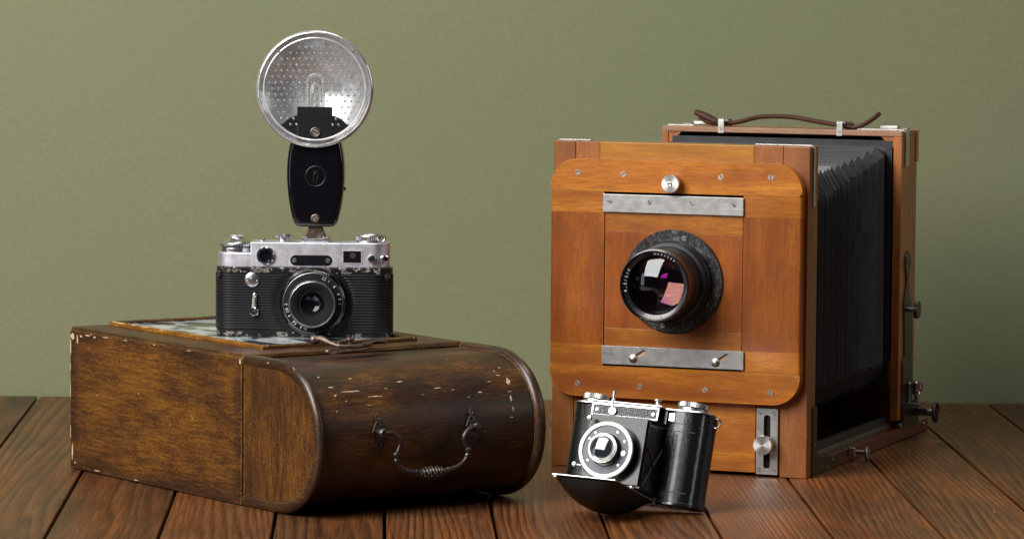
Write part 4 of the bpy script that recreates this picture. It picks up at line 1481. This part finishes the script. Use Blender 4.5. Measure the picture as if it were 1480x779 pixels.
# bellows
peaks = [3.0, 4.0, 5.0, 6.0, 7.0, 8.0, 9.0, 9.95, 10.85, 11.7, 12.6, 13.55, 14.7, 16.1, 17.8, 19.8, 22.0, 24.3, 26.4]


def bell_ring(b, inset):
    t_ = (b-2.4)/(27.5-2.4)
    hw = 9.55 + 0.45*t_ - inset
    zt = 24.75 + 1.35*max(0, (b-9)/18.5)**0.9 - inset - (0.25*sin(t_*pi))
    zb = 4.35 + 0.35*t_ + inset
    zc0 = 22.75 + 2.7*max(0, (b-9)/18.5)**1.0
    cz = max(0.5, zt + inset - zc0)
    cx_ = 1.15 - 0.35*t_
    if inset > 0.2:
        cz *= 0.30
        cx_ *= 0.30
    else:
        cz *= 1.12
        cx_ *= 1.15
    bx, bz = 1.9, 2.2
    if inset > 0.2:
        bx *= 0.6
        bz *= 0.6
    xc = 11.2
    return [(xc+hw, zb+bz), (xc+hw, zt-cz), (xc+hw-cx_, zt), (xc-hw+cx_, zt), (xc-hw, zt-cz), (xc-hw, zb+bz), (xc-hw+bx, zb), (xc+hw-bx, zb)]


m = M()
seqb = []
for i, p in enumerate(peaks):
    seqb.append((p, 0.0))
    nx = peaks[i+1] if i+1 < len(peaks) else 27.6
    seqb.append(((p+nx)/2, 1.15))
seqb[-1] = (27.5, 0.35)
rings = []
rj = random.Random(5)
for b, ins in seqb:
    ring = []
    for (x, z) in bell_ring(b, ins):
        ring.append(m.v((x + rj.uniform(-0.08, 0.08), b + rj.uniform(-0.11, 0.11), z + rj.uniform(-0.10, 0.10))))
    rings.append(ring)
for p, q in zip(rings[:-1], rings[1:]):
    for k in range(8):
        m.f([p[k], p[(k+1) % 8], q[(k+1) % 8], q[k]])
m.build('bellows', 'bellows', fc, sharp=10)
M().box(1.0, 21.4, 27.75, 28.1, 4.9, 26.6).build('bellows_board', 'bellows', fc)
M().box(2.2, 20.2, 2.35, 2.9, 5.0, 24.0).build('bellows_board', 'black_matte', fc)

# rear standard
RT = 27.45
r0, r1 = 27.7, 31.45
M().box(0.06, W_-0.02, r0, r1, 26.98, RT).build('rear_top_rail', 'wood_rear', fc, bevel=0.06)
M().box(0.06, 0.62, r0+0.02, r1-0.02, 1.9, 26.97).build('rear_stile', 'wood_rear_v', fc, bevel=0.04)
M().box(21.58, W_-0.02, r0+0.02, r1-0.02, 1.9, 26.97).build('rear_stile', 'wood_rear_v', fc, bevel=0.04)
M().box(0.63, 21.57, r0+0.1, r1-0.05, 1.25, 4.85).build('rear_bottom_rail', 'matte_bed', fc, bevel=0.05)
M().box(0.63, 21.57, r0-0.1, r0+0.09, 4.62, 4.80).build('rail_edge_strip', 'wood_bed_x', fc)
for sx in (0, 1):
    for (za, zb_, s) in ((26.97, 26.0, 1), (4.86, 6.2, -1)):
        xs = 21.57 if sx else 0.63
        d = -1 if sx else 1
        pts = [(xs, za), (xs, zb_), (xs+d*0.35, zb_), (xs+d*1.2, za)] if s > 0 else [(xs, za), (xs, zb_+1.1), (xs+d*0.5, zb_+0.6), (xs+d*1.9, za)]
        M().prism(pts, r0+0.15, r0+0.9, 'y').build('corner_block', 'wood_rear_v', fc, bevel=0.03)
M().box(0.63, 21.57, r1-0.4, r1-0.2, 4.9, 26.9).build('rear_panel', 'black_matte', fc)
# ground glass back, a second frame behind
M().box(0.10, W_-0.06, 31.55, 32.25, 2.2, RT-0.02).build('back_frame', 'wood_rear_v', fc, bevel=0.04)
M().box(0.10, W_+0.02, 32.35, 33.15, 24.55, RT-0.05).build('back_block', 'wood_rear_v', fc, bevel=0.05)
M().box(0.12, W_-0.10, 32.30, 33.05, 6.5, 24.5).build('focusing_back', 'wood_rear_v', fc, bevel=0.04)
# nickel straps and latches on the rear top
strap_corner(corner_pts(17.9, W_, RT+0.01, 24.3), r0+1.0, r0+2.1)
strap_corner([(0.05, 24.3), (0.05, RT-0.3), (0.3, RT+0.01), (2.7, RT+0.01)], r0+1.0, r0+2.1)
for x0, x1 in ((2.2, 3.35), (19.6, 21.2)):
    M().box(x0, x1, 30.2, 31.0, RT+0.12, RT+0.36).build('latch_tab', 'nickel', fc, bevel=0.03)
M().box(1.1, 1.9, 30.6, 31.4, RT+0.02, RT+0.16).box(21.3, 21.9, 30.9, 31.6, RT+0.02, RT+0.16).build('latch_base', 'steel_dark', fc, bevel=0.02)

# carrying strap in its two clips
up = (0, 0, 1)
sy = 28.9
path = spline([(4.3, sy, 27.80), (5.6, sy, 27.74), (7.0, sy, 27.92), (8.6, sy, 28.34), (10.2, sy, 28.47), (12.0, sy, 28.42), (14.0, sy, 28.12), (16.0, sy, 27.84), (17.4, sy, 27.70)], 6)
st = M().tube(path, 0.5, 12, flat=(0.42, 1.1, up)).build('carrying_strap', 'leather_brown', fc)
m = M()
m.tube(spline([(5.2, sy-0.1, 27.78), (4.5, sy-0.1, 28.02), (3.7, sy-0.1, 28.38), (3.05, sy-0.1, 28.62), (2.78, sy-0.1, 28.70)], 5), [0.36, 0.40, 0.44, 0.48, 0.50, 0.50, 0.52, 0.52, 0.52, 0.52, 0.50, 0.50, 0.50, 0.50, 0.48, 0.46, 0.44, 0.42, 0.38, 0.32, 0.2], 12, flat=(0.62, 1.2, up))
m.build('strap_end', 'leather_brown', fc, label='turned-up left end of the leather strap')
m = M()
m.tube(spline([(3.25, sy-0.1, 28.25), (3.7, sy-0.1, 27.95), (4.4, sy-0.1, 27.72), (5.3, sy-0.1, 27.68)], 5), 0.34, 12, flat=(0.55, 1.1, up))
m.build('strap_fold', 'leather_brown', fc)
m = M()
m.tube(spline([(17.0, sy, 27.62), (17.9, sy, 27.70), (18.7, sy, 28.05), (19.3, sy, 28.45), (19.9, sy, 28.92)], 6), 0.42, 12, flat=(0.50, 1.1, up))
m.build('strap_end', 'leather_brown', fc, label='turned-up right end of the leather strap')
M().tube([(16.8, sy, 27.98), (17.25, sy, 28.05), (17.5, sy, 27.9), (17.3, sy, 27.72)], 0.16, 10).build('strap_loop', 'leather_brown', fc)
for x in (5.62, 16.62):
    m = M()
    m.box(x-0.28, x+0.28, r0-0.08, r0-0.01, 26.92, 28.10)
    m.box(x-0.28, x+0.28, r0-0.08, r0+2.2, 28.10, 28.17)
    m.box(x-0.28, x+0.28, r0+2.13, r0+2.2, RT, 28.10)
    m.build('strap_clip', 'nickel', fc, bevel=0.03)
    screw(fc, (x, r0-0.08, 27.30), 0.16, 0.8)

# right-hand bracket, thin steel upright on the side of the rear standard
prof = spline([(30.35, 16.6), (30.75, 16.1), (30.60, 15.2), (30.25, 14.2), (30.55, 12.8), (31.4, 11.6), (31.6, 9.5), (31.6, 7.0), (31.9, 6.2), (31.9, 1.6)], 4)
prol = spline([(28.55, 1.6), (28.55, 6.6), (28.75, 7.1), (29.15, 7.5), (29.10, 9.0), (28.85, 11.2), (28.75, 12.2), (29.25, 13.4), (29.45, 14.4), (29.05, 15.4), (29.15, 16.3), (29.75, 16.85)], 4)
M().prism(prof + prol, W_+0.01, W_+0.16, 'x').build('side_bracket', 'gunmetal', fc, bevel=0.05)
screw(fc, (W_+0.15, 29.8, 16.0), 0.22, 0.5, rot=FACE_R, mat='steel_dark')
screw(fc, (W_+0.15, 30.2, 6.0), 0.18, 0.5, rot=FACE_R)
screw(fc, (W_+0.15, 29.3, 3.6), 0.16, 0.9, rot=FACE_R)
M().cyl((W_+0.1, 29.8, 11.62), (1, 0, 0), 0.22, 1.0, 20).build('tilt_screw', 'steel_dark', fc)
M().gear((W_+0.85, 29.8, 11.62), (1, 0, 0), 0.78, 0.34, 36, 0.03).build('tilt_knob', 'gunmetal', fc)
# focusing pinion and clamp at the foot
M().box(W_+0.17, W_+0.30, 28.5, 33.6, 1.2, 3.2).build('gear_plate', 'gunmetal', fc, bevel=0.04)
M().box(W_+0.05, W_+1.5, 29.4, 32.6, 3.22, 3.32).build('clamp_shelf', 'steel_dark', fc, bevel=0.02)
M().cyl((W_+0.1, 32.2, 2.30), (1, 0, 0), 0.34, 2.0, 20).build('pinion_shaft', 'steel_dark', fc)
m = M()
m.torus((W_+2.2, 32.2, 2.30), (1, 0, 0), 0.80, 0.16, 32, 10)
m.cyl((W_+2.05, 32.2, 2.30), (1, 0, 0), 0.26, 0.30, 20)
for k in range(4):
    a = pi*k/2 + 0.5
    m.tube([(W_+2.2, 32.2, 2.30), (W_+2.2, 32.2+0.78*cos(a), 2.30+0.78*sin(a))], 0.10, 8)
m.build('focus_wheel', 'dark_iron', fc)
M().lathe([(0.50, 0), (0.52, 0.10), (0.28, 0.22), (0.26, 0.50), (0.42, 0.72), (0.36, 0.95), (0.54, 1.15), (0.56, 1.72), (0.46, 1.86), (0, 1.88)], (W_+0.85, 30.8, 3.33), (0, 0, 1), 22, caps=False).build('clamp_turret', metal('worn_plated_turret', (0.55, 0.45, 0.42), 0.2), fc)
M().ball((W_+0.30, 30.2, 4.95), 0.22).cyl((W_+0.30, 30.2, 3.33), (0, 0, 1), 0.12, 1.5, 12).build('clamp_stud', 'steel_dark', fc)
M().ball((W_+0.08, 36.0, 0.82), 0.12).build('rail_stud', 'nickel', fc)
# small knob low on the bed rail
M().box(W_, W_+0.55, 12.2, 12.6, 0.55, 1.25).build('rail_clip', 'nickel', fc, bevel=0.05)
M().cyl((W_, 13.3, 0.78), (1, 0, 0), 0.20, 1.2, 16).build('bed_lock_screw', 'steel_dark', fc)
M().lathe([(0.3, 0), (0.60, 0.05), (0.62, 0.12), (0.62, 0.24), (0.55, 0.30), (0, 0.30)], (W_+1.2, 13.3, 0.70), (1, 0, 0), 28, caps=False).build('bed_lock_knob', 'steel_dark', fc)

# ------------------------------------------------------------------ folding camera leaning on its open bed
t2, ph2, ro2 = 0.3964, 0.3052, 0.0384
R2 = Matrix.Rotation(-t2, 4, 'Z') @ Matrix.Rotation(-ph2, 4, 'X') @ Matrix.Rotation(ro2, 4, 'Y')
o2 = Vector((3.52, 315.79, 1.10))
f2 = thing('folding_camera', 'small black leather folding camera with open bed, in front of the wooden plate camera', 'camera', mw=Matrix.Translation(o2*S) @ R2)
BW2, BH2, BD2 = 11.75, 7.40, 2.35
# two film chambers joined by the back
def chamber(e=0.0):
    """right film chamber: barrel-fronted, curling round to the end"""
    pts = [(8.20-e, 0.75), (8.20-e, 0.30-e)]
    for i in range(0, 15):
        a = 8.24 + (10.9-8.24)*i/14
        pts.append((a, (a-9.4)**2/5.0 - e))
    y1 = (10.9-9.4)**2/5.0
    for i in range(1, 13):
        q = pi/2*i/12
        pts.append((10.9 + (BW2+e-10.9)*sin(q), y1-e + (1.45-y1+e)*(1-cos(q))))
    for i in range(1, 9):
        q = pi/2*i/8
        pts.append((BW2+e - 0.9*(1-cos(q)), 1.45 + (BD2+e-1.45)*sin(q)))
    pts.append((8.20-e, BD2+e))
    return pts


def chamber_left(e=0.0):
    pts = [(2.88+e, BD2+e), (0.9, BD2+e)]
    for i in range(1, 9):
        q = pi/2*i/8
        pts.append((0.9 - (0.9+e)*sin(q), 1.5 + (BD2+e-1.5)*cos(q)))
    for i in range(1, 19):
        q = pi/2*i/18
        pts.append((-e + (2.85+e)*(1-cos(q)), 1.5 - (1.45+e)*sin(q)))
    pts.append((2.88+e, 0.05-e))
    return pts


lch = M().prism(chamber_left(), 1.1, 7.32, 'z').build('film_chamber', 'leather_black', f2, bevel=0.06, seg=2)
rch = M().prism(chamber(), 0.05, 7.32, 'z').build('film_chamber', 'leather_black', f2, bevel=0.08, seg=3)
M().box(2.86, 8.19, 1.3, BD2, 0.05, 7.30).build('back', 'leather_black', f2, bevel=0.03)
M().box(2.86, 8.19, 0.0, 1.28, 6.2, 7.30).build('top_bridge', 'black_gloss', f2, bevel=0.03)
# embossed line on the right chamber, cover bands
m = M()
for p in (((8.95, 0.035, 1.0), (8.95, 0.035, 5.75)), ((8.95, 0.035, 5.75), (9.5, -0.005, 5.75), (10.6, 0.16, 5.75)), ((8.95, 0.035, 1.0), (9.5, -0.005, 1.0), (10.6, 0.16, 1.0))):
    m.tube(p, 0.03, 6)
m.build('embossed_line', 'leather_black', f2)
band = []
M().prism(chamber(0.03), 6.35, 7.34, 'z').build('cover_band', 'leather_black', f2, bevel=0.04)
M().prism(chamber_left(0.03), 6.35, 7.34, 'z').build('cover_band', 'leather_black', f2, bevel=0.04)
M().prism(chamber(0.03), 0.0, 0.28, 'z').build('base_rim', 'black_gloss', f2, bevel=0.05)
# nickel top plate
M().prism(rr(0.12, BW2-0.12, 0.0, BD2-0.05, 1.08, 12), 7.34, 7.47, 'z').build('top_plate', 'nickel', f2, bevel=0.03)
M().box(8.35, 8.80, 0.0, 0.12, 6.50, 7.12).build('side_window', 'chrome', f2, bevel=0.02)
# knobs
for cx_, r_, hh, nm in ((1.65, 1.02, 0.36, 'rewind_knob'), (9.75, 1.20, 0.34, 'winding_knob')):
    M().lathe([(r_*0.86, 0), (r_*0.94, 0.05), (r_*0.94, 0.26), (r_*0.5, 0.30), (r_*0.5, 0.34)], (cx_, 1.2, 7.47), (0, 0, 1), 40, caps=False).build('knob_base', 'nickel', f2)
    M().gear((cx_, 1.2, 7.80), (0, 0, 1), r_, hh, 44, 0.035).build(nm, 'nickel', f2, bevel=0.0)
    M().lathe([(r_*0.93, 0), (r_*0.85, 0.05), (r_*0.3, 0.05), (r_*0.25, 0.02), (0, 0.02)], (cx_, 1.2, 7.80+hh), (0, 0, 1), 36, caps=False).build('knob_cap', metal('turned_cap_'+nm, (0.74, 0.73, 0.71), 0.25, aniso=0.7, radial_axis='Z'), f2)
# embossed front box with its frame
M().box(2.22, 7.80, -0.78, 0.0, 6.24, 7.36).build('finder_housing', 'black_gloss', f2, bevel=0.03)
M().plate(rr(2.24, 7.78, 6.26, 7.28, 0.05, 2), [rr(2.38, 7.64, 6.38, 7.12, 0.03, 2)], -0.88, -0.76, 'y').build('finder_frame', 'nickel', f2, bevel=0.02)
M().box(2.36, 7.66, -0.82, -0.77, 6.36, 7.14).build('finder_insert', 'woven', f2)
M().box(2.1, 7.95, -0.86, 0.3, 7.37, 7.48).build('finder_top', 'nickel', f2, bevel=0.03)
for x in (2.66, 7.34):
    screw(f2, (x, -0.82, 6.74), 0.14, 0.5, mat='nickel')
M().lathe([(0.36, 0), (0.36, 0.12), (0.30, 0.18), (0, 0.2)], (4.0, -0.82, 6.68), (0, -1, 0), 24, caps=False).build('shutter_boss', 'knob_face', f2)
M().tube([(3.88, -0.80, 6.95), (3.86, -0.7, 7.55), (3.82, -0.62, 7.75), (3.80, -0.6, 8.05), (3.80, -0.6, 8.28)], [0.17, 0.19, 0.13, 0.17, 0.20], 14).build('shutter_lever', 'nickel', f2)
M().lathe([(0.16, 0), (0.14, 0.35), (0.30, 0.42), (0.30, 0.50), (0, 0.53)], (7.35, -0.3, 7.48), (0, 0, 1), 18, caps=False).build('release_button', 'nickel', f2)
M().cyl((5.6, 0.6, 7.47), (0, 0, 1), 0.22, 0.16, 16).cyl((6.35, 0.9, 7.47), (0, 0, 1), 0.12, 0.30, 12).build('top_stud', 'nickel', f2)
M().cyl((10.3, 0.2, 7.47), (0, 0, 1), 0.07, 0.05, 8).build('top_stud', 'nickel', f2)
M().torus((BW2+0.10, 1.15, 6.85), (0, 1, 0), 0.36, 0.07, 24, 8).build('strap_ring', 'chrome_bright', f2)
# open bed
bed_a0, bed_a1, bed_L = 2.95, 8.12, 8.45
bed = M().box(bed_a0, bed_a1, -bed_L, 0.05, 0.14, 0.24).build('bed', 'nickel', f2, bevel=0.03)


def bulge(u, w):
    a = bed_a0+0.03 + (bed_a1-bed_a0-0.06)*u
    b = -bed_L+0.05 + (bed_L)*w
    hu = (1-abs(2*u-1)**2.6)**0.8 if 0 < u < 1 else 0
    hw = (1-abs(2*w-1)**3.0)**0.75 if 0 < w < 1 else 0
    return (a, b, 0.135 - 0.12*min(1, 8*min(u, 1-u)) - BULGE*hu*hw)


BULGE = 1.68
m = M().grid(bulge, 24, 28)
m.build('bed_shell', 'shell_black', f2, sharp=60)
M().box(bed_a0+0.1, bed_a1-0.1, -0.05, 0.15, -0.02, 0.13).build('bed_hinge', 'black_gloss', f2, bevel=0.02)
M().ball((bed_a0+0.25, -bed_L+0.1, 0.02), 0.16, 1.5, 1, 0.8).build('bed_catch', 'nickel', f2)
# lens board and shutter
M().box(3.30, 7.86, -2.95, -2.85, 0.77, 5.93).build('board_back', 'black_gloss', f2, bevel=0.02)
M().grid(lambda u, w: (3.28+4.60*u, -3.05 - ((4.60*u-0.9)**2 + (5.2*w-4.4)**2)/2/60, 0.75+5.2*w), 16, 16).build('lens_board', 'board_enamel', f2, sharp=80)
M().plate([(3.2, 0.6), (7.95, 0.6), (7.95, 6.02), (3.2, 6.02)], [[(3.45, 0.85), (7.7, 0.85), (7.7, 5.8), (3.45, 5.8)]], -2.9, -2.4, 'y').build('board_frame', 'black_gloss', f2, bevel=0.03)
m = M()
rb = []
for i in range(13):
    t_ = i/12
    ins = 0.0 if i % 2 == 0 else 0.22
    a0, a1 = 3.5+(3.05-3.5)*t_+ins, 7.6+(8.0-7.6)*t_-ins
    z0, z1 = 0.95+(0.6-0.95)*t_+ins, 5.7+(6.1-5.7)*t_-ins
    y = -2.5 + 3.8*t_
    rb.append([m.v((a0, y, z0)), m.v((a1, y, z0)), m.v((a1, y, z1)), m.v((a0, y, z1))])
for p, q in zip(rb[:-1], rb[1:]):
    for k in range(4):
        m.f([p[k], p[(k+1) % 4], q[(k+1) % 4], q[k]])
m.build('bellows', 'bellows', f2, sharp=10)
for x in (3.0, 8.05):
    M().tube([(x, -2.7, 0.9), (x, 0.8, 4.6)], 0.08, 8).build('strut', 'black_gloss', f2)
    M().tube([(x, -2.7, 3.9), (x, 0.8, 1.2)], 0.08, 8).build('strut', 'black_gloss', f2)
SX, SZ = 5.18, 3.12
M().lathe([(2.10, 0), (2.16, 0.06), (2.16, 0.80), (2.20, 0.84)], (SX, -3.05, SZ), (0, -1, 0), 72, caps=False).build('shutter_housing', 'black_gloss', f2, sharp=30)
M().lathe([(2.20, 0.80), (2.22, 0.98), (2.16, 1.04), (1.92, 1.04), (1.88, 0.96)], (SX, -3.05, SZ), (0, -1, 0), 72, caps=False).build('shutter_ring', metal('ivory_nickel', (0.78, 0.77, 0.73), 0.40, scr=0.1, metallic=0.6), f2, sharp=40)
M().lathe([(1.90, 0.93), (1.2, 0.95), (1.0, 0.95)], (SX, -3.05, SZ), (0, -1, 0), 64, caps=False).build('shutter_face', 'grey_face', f2)
for a in (28, 62, 130, 152, 215, 318):
    screw(f2, (SX+1.62*cos(radians(a)), -4.0, SZ+1.62*sin(radians(a))), 0.10, a, mat='nickel')
M().gear((SX+1.45, -4.0, SZ-0.15), (0, -1, 0), 0.22, 0.08, 14, 0.03).build('timer_disc', 'nickel', f2)
M().lathe([(1.30, 0.90), (1.26, 1.15), (1.16, 1.20), (1.14, 1.60)], (SX, -3.05, SZ), (0, -1, 0), 56, caps=False).build('lens_barrel', 'black_gloss', f2, sharp=30)
M().gear((SX, -3.05-1.52, SZ), (0, -1, 0), 1.16, 0.20, 44, 0.04).build('focus_ring', 'nickel', f2)
M().lathe([(1.10, 1.72), (1.08, 1.82), (0.98, 1.84), (0.90, 1.80), (0.84, 1.74)], (SX, -3.05, SZ), (0, -1, 0), 56, caps=False).build('lens_rim', metal('ivory_rim', (0.86, 0.85, 0.82), 0.32, scr=0.1), f2, sharp=30)
M().lathe([(0.86, 1.73), (0.84, 1.745), (0.80, 1.735)], (SX, -3.05, SZ), (0, -1, 0), 48, caps=True).build('lens_well', 'black_gloss', f2)
M().lathe(cap_prof(0.80, 2.6, 1.745, 1, 12), (SX, -3.05, SZ), (0, -1, 0), 48, caps=False).build('lens_glass', 'glass_pale', f2, sharp=80)
# levers poking out of the shutter rim
for (x, z, dx, dz) in ((3.30, 1.75, -0.55, 0.05), (3.70, 5.05, -0.30, 0.45)):
    M().tube([(x, -3.85, z), (x+dx, -3.85, z+dz)], 0.08, 8).lathe([(0.20, 0), (0.20, 0.16), (0.14, 0.2), (0.05, 0.2), (0, 0.12)], (x+dx, -3.80, z+dz), (0, -1, 0), 18, caps=False).build('shutter_tab', 'nickel', f2)
M().ball((7.35, -3.0, 0.62), 0.20, 1.2, 1, 1).cyl((7.35, -3.0, 0.2), (0, 0, 1), 0.12, 0.4, 10).build('board_catch', 'nickel', f2)

if __name__ == '__main__':
    dg = bpy.context.evaluated_depsgraph_get()
    for th in (f2, chest, c1, fc):
        zs = []
        for ch in th.children:
            if ch.type == 'MESH':
                mw = th.matrix_world @ ch.matrix_local
                for q in ch.data.vertices:
                    zs.append(((mw @ q.co).z*100, ch.name))
        print('LOWEST', th.name, min(zs), min([z for z in zs if 'shell' in z[1]] or [0]))
